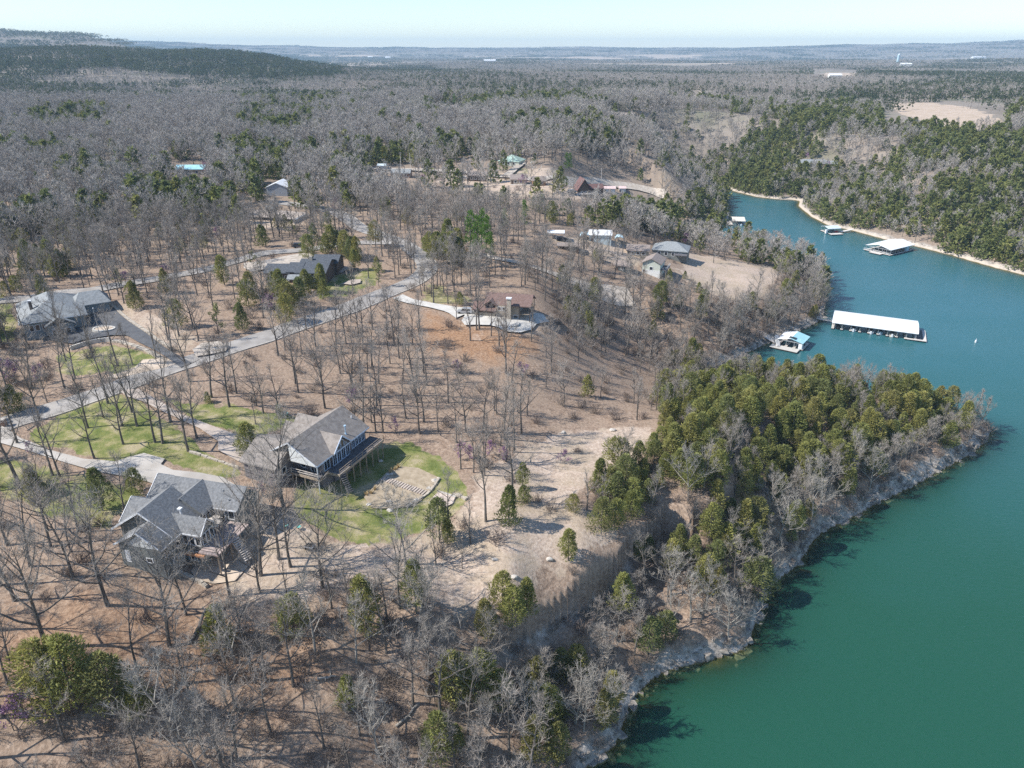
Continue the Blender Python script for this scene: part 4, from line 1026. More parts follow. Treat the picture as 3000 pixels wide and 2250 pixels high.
mb = MB(); mb.cyl(p, .65, p[2] + .68, p[2] + .74, 18); part('table_top', mb, TRIM, tb); mb = MB(); mb.cyl(p, .06, p[2], p[2] + .68, 8); mb.cyl(p, .3, p[2], p[2] + .04, 10); part('pedestal', mb, TRIM, tb)
# ------------------------------------------------------------------ the tan decked house
F = frame(-39.1, 128.4, math.atan2(-.40, .917))
h2 = thing('deck_house', 'tan shingled house with tall gable windows and long raised deck', 'house', (-39.1, 128.4, 24))
mb = gable_wall(F, 'y', -6.4, 8.3, 0, 5.5, 5.6, 20.5, 28.9, 28.9, 32.2); gable_wall(F, 'x', -8.9, -1.2, -6.2, 5.3, 5.3, 22.5, 28.2, 28.2, 30.9, mb)
gable_wall(F, 'x', 1.5, 6.05, -.8, 2.6, 2.6, 20.5, 29.0, 29.0, 31.35, mb)
for y in (4.6, .9): gable_wall(F, 'x', -7.6, -2, y, 1.9, 1.9, 23, 29.0, 29.0, 30.8, mb)
part('wall', mb, SIDING_MAUVE, h2)
mb = MB()
for r_ in [('y', -8.7, 8.9, 0, 6.3, 6.3, 28.85, 28.85, 32.6), ('x', -9.5, -.8, -6.2, 5.9, 5.9, 28.25, 28.25, 31.2), ('x', 1.2, 6.75, -.8, 2.95, 2.95, 29.05, 29.05, 31.72),
           ('x', -8.3, -1.5, 4.6, 2.3, 2.3, 29.0, 29.0, 31.2), ('x', -8.3, -1.5, .9, 2.3, 2.3, 29.0, 29.0, 31.15)]:
    q = gable_roof(F, *r_); mb.add(q.v, q.f)
part('roof', mb, ROOF_TAN, h2)
gable_trim(h2, F, 'y', -8.72, 0, 6.3, 6.3, 28.85, 28.85, 32.6, TRIM); gable_trim(h2, F, 'x', 6.77, -.8, 2.95, 2.95, 29.05, 29.05, 31.72, TRIM_BLUE)
mb = MB(); mb.prism([F(.2,-8.6,28.65), F(0,-8.6,32.1), F(6.0,-8.6,28.62)], [F(.2,-6.45,28.65), F(0,-6.45,32.1), F(6.0,-6.45,28.62)]); part('porch_soffit', mb, SIDING_WHITE, h2)
mb = MB(); mb.box(F, 6.22, 6.34, -8.7, 8.9, 28.55, 28.83); part('gutter', mb, TRIM_BLUE, h2)
for y in (-2.9, -1.5, -.1, 1.3): win(h2, F, '+x', 6.06, y, 27.35, 1.05, 2.3, TRIM_BLUE, 1)
def gablewin(y0, y1, z0, za, zb):
    f = MB(); c = 6.06
    for a, b in (((y0,z0),(y1,z0)),((y1,z0),(y1,zb)),((y1,zb),(y0,za)),((y0,za),(y0,z0))): f.bar(F(c + .05, *a), F(c + .05, *b), .12)
    fr = part('window', f, TRIM_BLUE, h2); p_ = MB(); p_.prism([F(c,y0,z0),F(c,y1,z0),F(c,y1,zb),F(c,y0,za)], [F(c+.03,y0,z0),F(c+.03,y1,z0),F(c+.03,y1,zb),F(c+.03,y0,za)]); part('pane', p_, GLASS, fr)
gablewin(-1.9, -.95, 28.85, 30.0, 30.8); gablewin(-.65, .3, 28.85, 30.8, 30.0); gablewin(-2.9, -2.2, 28.85, 28.95, 29.5); gablewin(.6, 1.3, 28.85, 29.5, 28.95)
for y in (3.9, 5.0, 6.1, 7.2): win(h2, F, '+x', 5.62, y, 27.4, .85, 2.0, TRIM_BLUE, 1)
win(h2, F, '+x', 5.62, -4.9, 27.2, 1.6, 2.1, TRIM_BLUE, 1, 'patio_door')
win(h2, F, '-y', -6.42, 1.2, 27.2, 1.0, 1.5, TRIM); win(h2, F, '-y', -6.42, 3.8, 27.1, 1.4, 2.1, TRIM, 1, 'patio_door'); win(h2, F, '+x', -1.18, -9.3, 26.6, 1.0, 1.3, TRIM)
win(h2, F, '-x', -8.92, -6.2, 25.4, 4.6, 2.3, TRIM, 0, 'garage_door', SIDING_WHITE)
mb = MB(); p = F(4.7, 3.0, 0); mb.cyl(p, .35, 29.5, 30.0, 10, .15); mb.cyl(p, .1, 30.0, 31.4, 8); mb.cyl(p, .24, 31.4, 31.7, 10); part('flue', mb, mat('blue_flashing', (.4,.55,.68), None, rough=.5), h2)
mb = MB(); p = F(3.0, 7.6, 0); mb.cyl(p, .12, 30.6, 31.3, 8); part('vent_pipe', mb, TRIM, h2)
mb = MB(); mb.box(F, 5.6, 9.0, -5.6, 9.6, 25.85, 26.05); mb.box(F, -.2, 6.2, -8.5, -6.4, 25.84, 26.04); part('deck', mb, WOOD_GREY, h2)
mb = MB(); mb.box(F, 9.0, 9.12, -5.6, 9.7, 25.6, 26.1); mb.box(F, 5.6, 9.0, 9.6, 9.72, 25.6, 26.1); mb.box(F, -.2, 9.1, -8.62, -8.5, 25.6, 26.1) if False else mb.box(F, -.2, 6.25, -8.62, -8.5, 25.6, 26.1); mb.box(F, 6.2, 9.1, -5.74, -5.6, 25.6, 26.1); part('rim_joist', mb, WOOD, h2)
for y in (-5.4, -3.2, -1, 1.2, 3.4, 5.6, 7.6, 9.4):
    mb = MB(); mb.bar(F(8.85, y, 20.3), F(8.85, y, 25.8), .18); part('deck_post', mb, WOOD, h2)
for x, y in ((6.1, -8.4), (2.9, -8.4), (0, -8.4)):
    mb = MB(); mb.bar(F(x, y, 22.3), F(x, y, 28.7 if x > 6 else 25.9), .2); part('deck_post', mb, TRIM if x > 6 else WOOD, h2)
railing(h2, [F(9.05,-5.6,26.05), F(9.05,9.65,26.05), F(5.7,9.65,26.05)], 1.05, WOOD, .08, 2)
railing(h2, [F(-.1,-8.55,26.05), F(6.15,-8.55,26.05)], 1.0, WOOD_PALE, .1, 2)
stairs(h2, F(-.2,-7.6,25.95), F(-3.9,-9.0,23.4), 1.5, WOOD_PALE, 10); railing(h2, [F(-.2,-8.3,25.95), F(-3.8,-9.7,23.5)], 1.0, WOOD_PALE, .1, 2)
stairs(h2, F(9.0,-5.0,25.95), F(11.6,-6.0,22.9), 1.05, WOOD_GREY, 10)
keep_off(F, -10, 12.5, -13, 10.5)
# ------------------------------------------------------------------ the hip roofed house
F = frame(-131.5, 197.5, R(33.5))
h3 = thing('hip_house', 'large pale grey hip roofed house with slate blue walls by dark asphalt', 'house', (-131.5, 197.5, 28))
mb = MB(); mb.box(F, -7.4, 7.4, -9.8, 9.8, 25.5, 33.2); mb.box(F, 7.4, 14.5, -2.0, 5.8, 26.5, 33.3); mb.box(F, -2.0, 4.2, -11.8, -9.8, 26.5, 31.8); part('wall', mb, mat('slate_siding', (.19,.235,.26), (.24,.285,.31), 1.0, .85, stretch=(.3,.3,7)), h3)
mb = hip_roof(F, -8.2, 8.2, -10.6, 10.6, 33.25, 37.2, 'y', 4.2); hip_roof(F, 5.5, 15.2, -2.7, 6.5, 33.4, 36.2, 'x', 2.6, mb=mb)
q = gable_roof(F, 'y', -12.4, -6, 1.1, 3.7, 3.7, 31.8, 31.8, 34.0); mb.add(q.v, q.f)
part('roof', mb, ROOF_LIGHT, h3)
mb = MB(); mb.box(F, -8.25, 8.25, -10.68, -10.6, 32.95, 33.2); mb.box(F, -8.28, -8.2, -10.6, 10.6, 32.95, 33.2); part('gutter', mb, TRIM, h3)
mb = MB(); mb.box(F, -4.9, -4.1, -4.4, -3.6, 34.5, 37.2); ch = part('chimney', mb, SIDING_DARK, h3); mb = MB(); mb.box(F, -5.0, -4.0, -4.5, -3.5, 37.2, 37.55); part('chimney_cap', mb, TRIM, ch)
for x in (-5.6, -4.2, -2.6): win(h3, F, '-y', -9.8, x, 31.3, .9, 1.5)
for y in (-6, -2, 2): win(h3, F, '+x', 7.4, y - 1.8 if y == 2 else y, 31.3, 1.1, 1.5)
for x in (-.6, 1.1, 2.8): win(h3, F, '-y', -11.8, x, 29.6, 1.0, 1.8)
for y in (-6, 0, 6): win(h3, F, '-x', -7.4, y, 31.2, 1.1, 1.5)
win(h3, F, '+x', 14.5, 2.0, 30.8, 5.0, 2.4, TRIM, 0, 'garage_door', SIDING_WHITE)
keep_off(F, -9, 16, -13, 11)
# ------------------------------------------------------------------ the dark roofed house
def seg(u0, u1, v, z):                               # a roof ridge seen between two pixels: centre, half length, heading
    a, b = Vector(at(u0, v, z)), Vector(at(u1, v, z)); return (a + b) / 2, (b - a).length / 2
x_, y_ = at(880, 790, 32); F = frame(x_, y_, R(-3))
h4 = thing('dark_roof_house', 'low rambling house with dark shingle roofs among cedars', 'house', (x_, y_, 32))
def loc(u, v, z):
    p = at(u, v, z); c, s = math.cos(R(3)), math.sin(R(3)); dx, dy = p[0] - x_, p[1] - y_
    return c * dx - s * dy, s * dx + c * dy
mb, rf = MB(), MB()
def h4piece(u0, u1, v, zt, hw, ze, ov=.5):
    a = loc(u0, v, zt); b = loc(u1, v, zt); c = (a[1] + b[1]) / 2
    gable_wall(F, 'x', a[0] + ov, b[0] - ov, c, hw - .5, hw - .5, 30.5, ze - .1, ze - .1, zt - .35, mb)
    q = gable_roof(F, 'x', a[0], b[0], c, hw, hw, ze, ze, zt); rf.add(q.v, q.f); return a, b, c
P1 = h4piece(921, 999, 745, 37.2, 4.6, 35.4); P2 = h4piece(882, 973, 758, 37.6, 8.2, 35.0); P3 = h4piece(783, 862, 772, 36.6, 5.0, 34.8); P4 = h4piece(850, 895, 768, 37.0, 5.4, 35.2)
part('wall', mb, SIDING_DARK, h4); part('roof', rf, ROOF_DARK, h4)
q = gable_roof(F, 'x', P2[0][0] - 1.5, P2[0][0] + 4.5, P2[2] - 10.0, 2.0, 2.4, 34.0, 34.4, 35.0); part('porch_roof', q, ROOF_LIGHT, h4)
for x in (P2[0][0] - 1.2, P2[0][0] + 1.5, P2[0][0] + 4.2):
    mb = MB(); mb.bar(F(x, P2[2] - 11.6, 30.5), F(x, P2[2] - 11.6, 34.0), .2); part('porch_post', mb, TRIM, h4)
for k in range(4): win(h4, F, '-y', P3[2] - 4.5, P3[0][0] + 1.8 + 1.9 * k, 33.0, 1.1, 1.5)
for k in range(4): win(h4, F, '-y', P2[2] - 7.7, P2[1][0] - 1.6 - 1.6 * k, 33.0, 1.1, 1.8)
mb = MB(); mb.box(F, P2[0][0] + 3, P2[0][0] + 3.9, P2[2] - 1, P2[2] - .1, 36.5, 38.6); part('chimney', mb, STONEWALL, h4)
keep_off(F, P3[0][0] - 1, P1[1][0] + 1, P2[2] - 12.5, P1[2] + 5)
# ------------------------------------------------------------------ the red brown roofed house
x_, y_ = at(1487, 945, 26); F = frame(x_, y_, R(-12))
h5 = thing('brown_roof_house', 'two storey house with red brown roof and stone chimney on white apron', 'house', (x_, y_, 26))
mb = gable_wall(F, 'x', -7, 3.3, 5.2, 3.6, 3.6, 24.5, 31.2, 31.2, 33.1); gable_wall(F, 'x', -10.2, -3.9, 3.0, 2.9, 3.0, 24.5, 29.5, 29.5, 30.8, mb); mb.box(F, -3.8, .8, .6, 1.7, 24.5, 31.0)
part('wall', mb, SIDING_TAN, h5)
mb = gable_roof(F, 'x', -7.6, 6.9, 5.2, 4.5, 4.4, 31.1, 31.1, 33.5); q = gable_roof(F, 'x', -10.9, -3.5, 3.0, 3.5, 3.5, 29.5, 29.5, 31.1); mb.add(q.v, q.f)
q = gable_roof(F, 'y', .1, 4, -5.4, 2.2, 2.2, 31.0, 31.0, 32.5); mb.add(q.v, q.f)
part('roof', mb, ROOF_BROWN, h5)
mb = MB(); mb.box(F, -10.25, -3.85, -.02, .12, 24.5, 26.6); part('foundation', mb, CONCRETE, h5)
mb = MB(); mb.box(F, -10.3, -3.8, .05, .13, 28.6, 29.3); part('frieze_board', mb, SIDING_DARK, h5)
mb = MB(); mb.box(F, -.2, 1.0, -.2, .6, 24.5, 33.4); ch = part('chimney', mb, STONEWALL, h5); mb = MB(); mb.box(F, -.4, 1.2, -.4, .8, 33.4, 33.75); part('chimney_cap', mb, TRIM, ch)
for x in (-2.6, -1.3): win(h5, F, '-y', .6, x, 30.0, .8, 1.0)
for x in (-2.8, 2.2): win(h5, F, '-y', .6 if x < 0 else 1.6, x, 27.0, 1.2, 1.8)
win(h5, F, '-x', -10.2, 3.0, 27.4, 4.2, 2.4, TRIM, 0, 'garage_door', SIDING_WHITE)
mb = MB(); mb.box(F, 3.3, 6.6, 1.2, 8.6, 28.4, 28.6); mb.box(F, 3.3, 6.6, 1.2, 8.6, 25.9, 26.05); part('balcony', mb, WOOD, h5)
for x, y in ((6.5, 1.3), (6.5, 5), (6.5, 8.5), (3.5, 1.3)):
    mb = MB(); mb.bar(F(x, y, 24.5), F(x, y, 31.1), .22); part('porch_post', mb, SIDING_DARK, h5)
railing(h5, [F(3.4, 1.25, 28.6), F(6.55, 1.25, 28.6), F(6.55, 8.5, 28.6)], 1.0, IRON)
win(h5, F, '+x', 3.32, 4.5, 27.2, 2.4, 2.1, TRIM, 1, 'patio_door'); win(h5, F, '+x', 3.32, 4.5, 29.9, 2.4, 2.0, TRIM, 1, 'patio_door')
p = F(1.6, -2.2, 0); mb = MB(); mb.cyl(p, 2.4, 25.2, 26.75, 20); part('terrace', mb, CONC_WHITE, h5)
keep_off(F, -12, 8, -4, 11)

# ------------------------------------------------------------------ houses, barns and sheds further off
def small(name, label, cat, u, v, w, d, ze, zt, roof, wall, rot=0, ax='x', ov=.4, wins=2, dr=True, chim=False, hip=False, z=None, group=None, back=0):
    """a gabled or hipped building whose near wall foot stands at a pixel"""
    X, Y, Z = gp(u, v) if z is None else (*at(u, v, z), z)
    F = frame(X, Y, R(rot)); o = thing(name, label, cat, (X, Y, Z), group)
    y0, y1 = 0, d
    if hip:
        mb = MB(); mb.box(F, -w/2, w/2, y0, y1, Z - 2, Z + ze); rm = hip_roof(F, -w/2 - ov, w/2 + ov, y0 - ov, y1 + ov, Z + ze, Z + zt, 'x', w/2 - d/2 if w > d else .3)
    elif ax == 'x':
        mb = gable_wall(F, 'x', -w/2, w/2, d/2, d/2, d/2, Z - 2, Z + ze, Z + ze, Z + zt - .2); rm = gable_roof(F, 'x', -w/2 - ov, w/2 + ov, d/2, d/2 + ov, d/2 + ov, Z + ze, Z + ze, Z + zt)
    else:
        mb = gable_wall(F, 'y', y0, y1, 0, w/2, w/2, Z - 2, Z + ze, Z + ze, Z + zt - .2); rm = gable_roof(F, 'y', y0 - ov, y1 + ov, 0, w/2 + ov, w/2 + ov, Z + ze, Z + ze, Z + zt)
    part('wall', mb, wall, o); part('roof', rm, roof, o)
    for k in range(wins): win(o, F, '-y', 0, -w/2 + w * (k + 1) / (wins + 1), Z + ze * .55, min(1.2, w / 6), min(1.3, ze * .4))
    if dr: door(o, F, '-y', 0, -w/2 + w * .12, Z, 1.0, 2.05, SIDING_DARK)
    if chim: mb = MB(); mb.box(F, w*.2, w*.2 + .9, d/2 - .4, d/2 + .5, Z + ze, Z + zt + 1.1); part('chimney', mb, STONEWALL, o)
    keep_off(F, -w/2 - 1.5, w/2 + 1.5, -2, d + 1.5)
    return o, F, Z
small('barn', 'white roofed steel barn with grey gable end in the grey woods', 'barn', 813, 574, 10.2, 13, 4.2, 6.4, METAL_WHITE, SIDING_STEEL, 0, 'y', .3, 0, False)
o, F, Z = small('barn', 'long pale blue metal roofed barn deep in the grey woods', 'barn', 557, 513, 15.5, 9, 3.2, 5.0, METAL_BLUE, SIDING_TAN, 2, 'x', .4, 3)
small('bungalow', 'low grey roofed bungalow with brick end near the gravel road', 'house', 1174, 521, 10.5, 7, 2.6, 4.4, ROOF_LIGHT, BRICK, -3, wins=3)
small('shed', 'small pale blue roofed shed beside the grey bungalow', 'shed', 1119, 498, 4.8, 4, 2.4, 3.4, METAL_PALE, SIDING_STEEL, 0, wins=0)
o, F, Z = small('lodge', 'dark walled lodge with brown roof facing the near trees', 'house', 1399, 531, 11, 6.5, 3.2, 5.2, ROOF_OLDBROWN, SIDING_DARK, -3, wins=4, chim=True)
small('green_roof_house', 'pale green metal roofed house at the end of a white drive', 'house', 1490, 487, 13.5, 12, 3.0, 6.2, METAL_GREEN, SIDING_SAGE, -20, hip=True, wins=3)
o, F, Z = small('cottage', 'tan roofed cottage with redbud beside its porch', 'house', 1518, 541, 8.5, 6.5, 2.8, 5.0, ROOF_OLDBROWN, SIDING_TAN, -6, wins=2)
mb = MB(); mb.box(F, -4.2, 9, -1.6, 0, Z - .4, Z + .15); part('porch', mb, WOOD_PALE, o)
small('cabin', 'small brown log cabin behind bare yard trees', 'cabin', 1580, 545, 7, 6, 2.8, 4.8, ROOF_OLDBROWN, mat('log_wall', (.22,.13,.08), (.3,.19,.12), 2, .9, stretch=(.3,.3,4)), 4, wins=2)
o, F, Z = small('steep_cabin', 'steep gabled maroon roofed cabin with deck and side wing', 'cabin', 1711, 571, 6.6, 9, 2.4, 8.2, ROOF_PLUM, SIDING_DARK, 10, 'y', .6, 2)
q = gable_roof(F, 'x', 2.5, 11.5, 5, 3.2, 3.2, Z + 2.8, Z + 2.8, Z + 4.8); part('wing_roof', q, ROOF_PLUM, o); q = gable_wall(F, 'x', 3, 11, 5, 2.8, 2.8, Z - 2, Z + 2.7, Z + 2.7, Z + 4.4); part('wing_wall', q, SIDING_DARK, o)
mb = MB(); mb.box(F, -4.5, 4.5, -2.4, 0, Z + .6, Z + .8); part('deck', mb, WOOD_PALE, o); railing(o, [F(-4.4, -2.3, Z + .8), F(4.4, -2.3, Z + .8)], .9, TRIM, .1)
small('shed', 'longer cream shed with faded pink roof by the gravel road', 'shed', 1785, 566, 7.4, 5, 2.9, 4.1, METAL_PINK, SIDING_WHITE, -2, wins=0)
small('shed', 'shorter cream shed with faded pink roof beyond the longer one', 'shed', 1823, 565, 4.2, 4.4, 2.9, 4.0, METAL_PINK, SIDING_WHITE, -2, wins=0)
small('farmhouse', 'pale tan roofed farmhouse in a far gap in the woods', 'house', 1320, 326, 15, 9, 3.2, 5.6, ROOF_OLDBROWN, SIDING_WHITE, 5, wins=4)
o, F, Z = small('long_lodge', 'long tan roofed lodge on the hill above the cleared slope', 'house', 1805, 358, 30, 10, 4.5, 8.0, ROOF_OLDBROWN, SIDING_DARK, -4, wins=7)
q = gable_roof(F, 'y', -6, 5, 9.5, 4.5, 4.5, Z + 4.6, Z + 4.6, Z + 8.2); part('wing_roof', q, ROOF_OLDBROWN, o); q = gable_wall(F, 'y', -5.5, 5, 9.5, 4, 4, Z - 3, Z + 4.4, Z + 4.4, Z + 7.7); part('wing_wall', q, SIDING_DARK, o)
o, F, Z = small('hillside_house', 'grey roofed house half hidden in cedars on the far bank', 'house', 2385, 492, 26, 9, 3.4, 6.0, ROOF_LIGHT, SIDING_WHITE, -8, wins=6, hip=True)
q = gable_roof(F, 'x', 6, 17, 1.5, 4.2, 4.2, Z + 3.5, Z + 3.5, Z + 5.6); part('wing_roof', q, ROOF_LIGHT, o); q = gable_wall(F, 'x', 7, 16, 1.5, 3.6, 3.6, Z - 2, Z + 3.3, Z + 3.3, Z + 5.1); part('wing_wall', q, BRICK, o)
small('trailer_home', 'small white trailer home at a dark tree belt', 'house', 835, 278, 14, 6, 4.4, 6.5, METAL_WHITE, SIDING_WHITE, 4, wins=2)
small('metal_barn', 'white roofed pale blue metal barn near the lake houses', 'barn', 1758, 713, 9.2, 8, 3.6, 4.9, METAL_WHITE, mat('pale_blue_siding', (.46,.56,.6), (.54,.63,.67), 1, .7, stretch=(4,4,.3)), -5, wins=0)
X, Y, Z = gp(1628, 702); F = frame(X, Y, R(-4)); o = thing('carport', 'open carport with flat white roof sheltering a dark car', 'carport', (X, Y, Z))
q = MB(); q.box(F, -3.6, 3.6, -.4, 5, Z + 2.6, Z + 2.85); part('roof', q, METAL_WHITE, o)
for x in (-3.4, 0, 3.4):
    for y in (0, 4.8): q = MB(); q.bar(F(x, y, Z - .3), F(x, y, Z + 2.6), .15); part('post', q, TRIM, o)
keep_off(F, -4, 4, -2, 6)
small('long_shed', 'long low shed with flat grey brown roof below the carport', 'shed', 1664, 735, 8.5, 5, 2.0, 2.5, ROOF_OLDBROWN, SIDING_DARK, -8, wins=0)
o, F, Z = small('sage_house', 'pale sage gabled house with white basement above the field', 'house', 1906, 806, 7.0, 9, 4.8, 6.8, ROOF_OLDBROWN, SIDING_SAGE, -22, 'y', .6, 1)
mb = MB(); mb.box(F, -3.55, 3.55, -.05, .02, Z - 1, Z + 2.1); part('basement', mb, SIDING_WHITE, o); mb = MB(); mb.box(F, 3.5, 6, .5, 8, Z + 2.2, Z + 2.4); part('deck', mb, WOOD_GREY, o); railing(o, [F(3.5, .55, Z + 2.4), F(5.9, .55, Z + 2.4), F(5.9, 8, Z + 2.4)], 1, TRIM)
for y in (.7, 4, 7.8): mb = MB(); mb.bar(F(5.8, y, Z - 1), F(5.8, y, Z + 2.2), .18); part('deck_post', mb, WOOD, o)
o, F, Z = small('lake_house', 'wide grey hip roofed house between bare trees above the field', 'house', 1960, 757, 15, 11, 3.4, 6.2, ROOF_LIGHT, SIDING_GREY, -18, hip=True, wins=4)
mb = MB(); mb.box(F, 2, 7.6, -3, 0, Z + 2.2, Z + 2.4); part('deck', mb, WOOD_GREY, o)
small('ranch_house', 'low brown roofed ranch house screened by bare branches', 'house', 1868, 752, 9, 7, 2.6, 4.4, ROOF_OLDBROWN, SIDING_TAN, -10, wins=3)
small('garden_shed', 'plain dark grey shed beside the pale sage house', 'shed', 1822, 796, 5.5, 4.5, 2.4, 3.8, ROOF_OLDBROWN, SIDING_GREY, -20, wins=1)
small('farm_shed', 'teal roofed shed far away beside the cleared track', 'shed', 1759, 250, 12, 8, 3.5, 5.5, METAL_GREEN, SIDING_WHITE, 0, wins=0)
small('far_barn', 'long white barn on the hazy plain', 'barn', 1435, 183, 60, 26, 9, 14, METAL_WHITE, SIDING_WHITE, 4, wins=0, dr=False)
small('far_barn', 'white farmhouse on the far green ridge, the more westerly of two', 'house', 1084, 171, 40, 22, 9, 15, METAL_WHITE, SIDING_WHITE, -6, wins=0, dr=False)
small('far_barn', 'white farmhouse on the far green ridge, the more easterly of two', 'house', 1136, 172, 40, 22, 9, 15, METAL_WHITE, SIDING_WHITE, 10, wins=0, dr=False)
small('far_barn', 'white roofed building on the plain just below the water tower', 'barn', 2655, 195, 36, 20, 8, 12, METAL_WHITE, SIDING_WHITE, -10, wins=0, dr=False)
small('far_barn', 'pale buildings on the plain under the high hills', 'barn', 2870, 172, 90, 34, 10, 15, METAL_WHITE, SIDING_WHITE, 0, wins=0, dr=False)
small('ridge_farmhouse', 'white farmhouse by the pale green field on the ridge', 'house', 2448, 228, 26, 10, 5, 8, METAL_WHITE, SIDING_WHITE, 3, wins=3)
small('ridge_barn', 'brown roofed barn at the edge of the ridge field', 'barn', 2390, 229, 30, 10, 4, 7, ROOF_OLDBROWN, SIDING_TAN, 3, wins=0)
X, Y, Z = gp(2629, 186); o = thing('water_tower', 'slender pale blue standpipe water tower on the hazy plain', 'water tower', (X, Y, Z)); mb = MB(); mb.cyl((X, Y), 5, Z - 2, Z + 34, 16); part('tank', mb, BLUEPAINT, o); mb = MB(); mb.cyl((X, Y), 5.2, Z + 34, Z + 37, 16, .8); part('roof', mb, METAL_WHITE, o)
X, Y, Z = gp(468, 140); o = thing('radio_mast', 'thin radio mast on the blue ridge at the horizon', 'mast', (X, Y, Z)); mb = MB()
for k in range(3): a = 2.09 * k; mb.bar((X + 2*math.cos(a), Y + 2*math.sin(a), Z), (X + .3*math.cos(a), Y + .3*math.sin(a), Z + 75), .7)
part('tower', mb, METAL_GREY, o); mb = MB(); mb.bar((X, Y, Z + 72), (X, Y, Z + 90), .5); part('antenna', mb, METAL_GREY, o)

# ------------------------------------------------------------------ docks on the lake
def dockframe(A, B, C):
    A, B, C = (Vector(at(*p)) for p in (A, B, C))
    x = (B - A); L_ = x.length; a = math.atan2(x.y, x.x); n = Vector((-math.sin(a), math.cos(a)))
    d = (C - A).dot(n); return frame(A.x, A.y, a), L_, abs(d), (1 if d > 0 else -1), A
def make_dock(name, label, A, B, C, ze, zt, roof, style='x', bays=3, arch=False, right=None):
    F, L_, D, s, A_ = dockframe(A, B, C)
    assert s > 0, name
    o = thing(name, label, 'boat dock', (*F(L_/2, D/2, 0)[:2], 0))
    fl, dk, ps = MB(), MB(), MB()
    if arch:
        ring = [(-.0, ze)] + [(D * t, ze + (zt - ze) * math.sin(math.pi * (.08 + .84 * t)) / 1.0) for t in np.linspace(0.02, .98, 9)] + [(D, ze)]
        ring += [(D, ze - .2), (0, ze - .2)]
        q = MB(); q.prism([F(-.3, y, z) for y, z in ring], [F(L_ + .3, y, z) for y, z in ring]); part('roof', q, roof, o)
    elif style == 'x': part('roof', gable_roof(F, 'x', 0, L_, D/2, D/2, D/2, ze, ze, zt, .15), roof, o)
    elif style == 'y2':
        q = MB(); q.hexa([F(0,0,ze-.15),F(L_/2,0,zt-.15),F(L_/2,D,zt-.15),F(0,D,ze-.15),F(0,0,ze),F(L_/2,0,zt),F(L_/2,D,zt),F(0,D,ze)]); part('roof_slope', q, METAL_WHITE, o)
        q = MB(); q.hexa([F(L_/2+.01,0,zt-.15),F(L_,0,ze-.15),F(L_,D,ze-.15),F(L_/2+.01,D,zt-.15),F(L_/2+.01,0,zt),F(L_,0,ze),F(L_,D,ze),F(L_/2+.01,D,zt)]); part('roof_slope', q, roof, o)
    else: part('roof', gable_roof(F, 'y', 0, D, L_/2, L_/2, L_/2, ze, ze, zt, .15), roof, o)
    for k in range(bays + 1):
        x = .3 + (L_ - .6) * k / bays
        dk.box(F, x - .45, x + .45, .3, D - .4, .42, .55); fl.box(F, x - .42, x + .42, .4, D - .5, -.2, .42)
        for y in (.5, D * .5, D - .5): ps.bar(F(x, y, .5), F(x, y, ze + (zt - ze) * (.1 if not arch else .25)), .13)
    dk.box(F, .2, L_ - .2, D - 1.6, D - .3, .43, .57); fl.box(F, .3, L_ - .3, D - 1.5, D - .4, -.2, .43)
    ps.bar(F(0, .4, ze - .25), F(L_, .4, ze - .25), .2); ps.bar(F(0, D - .4, ze - .25), F(L_, D - .4, ze - .25), .2)
    part('walkway', dk, WOOD_PALE, o); part('float', fl, BLACK, o); part('frame', ps, METAL_GREY, o)
    return o, F, L_, D
def platform(o, F, x0, x1, y0, y1, m=None):
    q = MB(); q.box(F, x0, x1, y0, y1, .5, .66); part('platform', q, m or WOOD_PALE, o); q = MB(); q.box(F, x0 + .1, x1 - .1, y0 + .1, y1 - .1, -.2, .5); part('float', q, BLACK, o)
def gangway(label, a, b, w=1.3, rails=True):
    a, b = Vector(a), Vector(b); o = thing('gangway', label, 'gangway', a)
    q = MB(); q.bar(a, b, w, .15); part('deck', q, WOOD_PALE, o)
    if rails:
        d = (b - a).normalized(); s = Vector((-d.y, d.x, 0)).normalized() * w / 2
        for e in (-1, 1): railing(o, [a + s * e, b + s * e], 1.0, TRIM, .06, 2)
    return o
def boat(label, F, x, y, ln, wd, m, kind='open'):
    """a moored boat, bow towards +y of its dock"""
    p = F(x, y, 0); o = thing('motorboat', label, 'boat', (p[0], p[1], 0), None); h = MB()
    sec = [(0, .48, .75), (.45, .5, .8), (.75, .38, .88), (1, .03, 1.0)]
    ks = []
    for t, w, z in sec:
        yy = y + ln * t; ks.append([F(x - wd*w, yy, z), F(x - wd*w*.75, yy, -.1), F(x + wd*w*.75, yy, -.1), F(x + wd*w, yy, z)])
    for a, b in zip(ks[:-1], ks[1:]):
        n0 = len(h.v); h.v += a + b
        for i in range(3): h.f.append((n0 + i, n0 + i + 1, n0 + 5 + i, n0 + 4 + i))
        h.f.append((n0 + 3, n0, n0 + 4, n0 + 7))
    n0 = len(h.v); h.v += ks[0]; h.f.append((n0 + 3, n0 + 2, n0 + 1, n0)); part('hull', h, m, o)
    q = MB(); q.box(F, x - .3, x + .3, y - .5, y, .1, 1.25); part('outboard_motor', q, TRIM if kind != 'dark' else IRON, o)
    q = MB(); q.box(F, x - wd*.3, x + wd*.3, y + ln*.35, y + ln*.5, .82, 1.3); part('console', q, GLASS, o)
    if kind == 'pontoon':
        q = MB(); q.box(F, x - wd*.45, x + wd*.45, y + ln*.2, y + ln*.7, 2.3, 2.42); part('canopy', q, CREAM if m != TRIM else TRIM, o)
    return o
d1, F, L1, D1 = make_dock('long_dock', 'long community boat dock under a low white arched roof', (2440,944.5,3.0), (2689,978,3.0), (2450,911.5,3.0), 3.0, 4.3, METAL_WHITE, bays=9, arch=True)
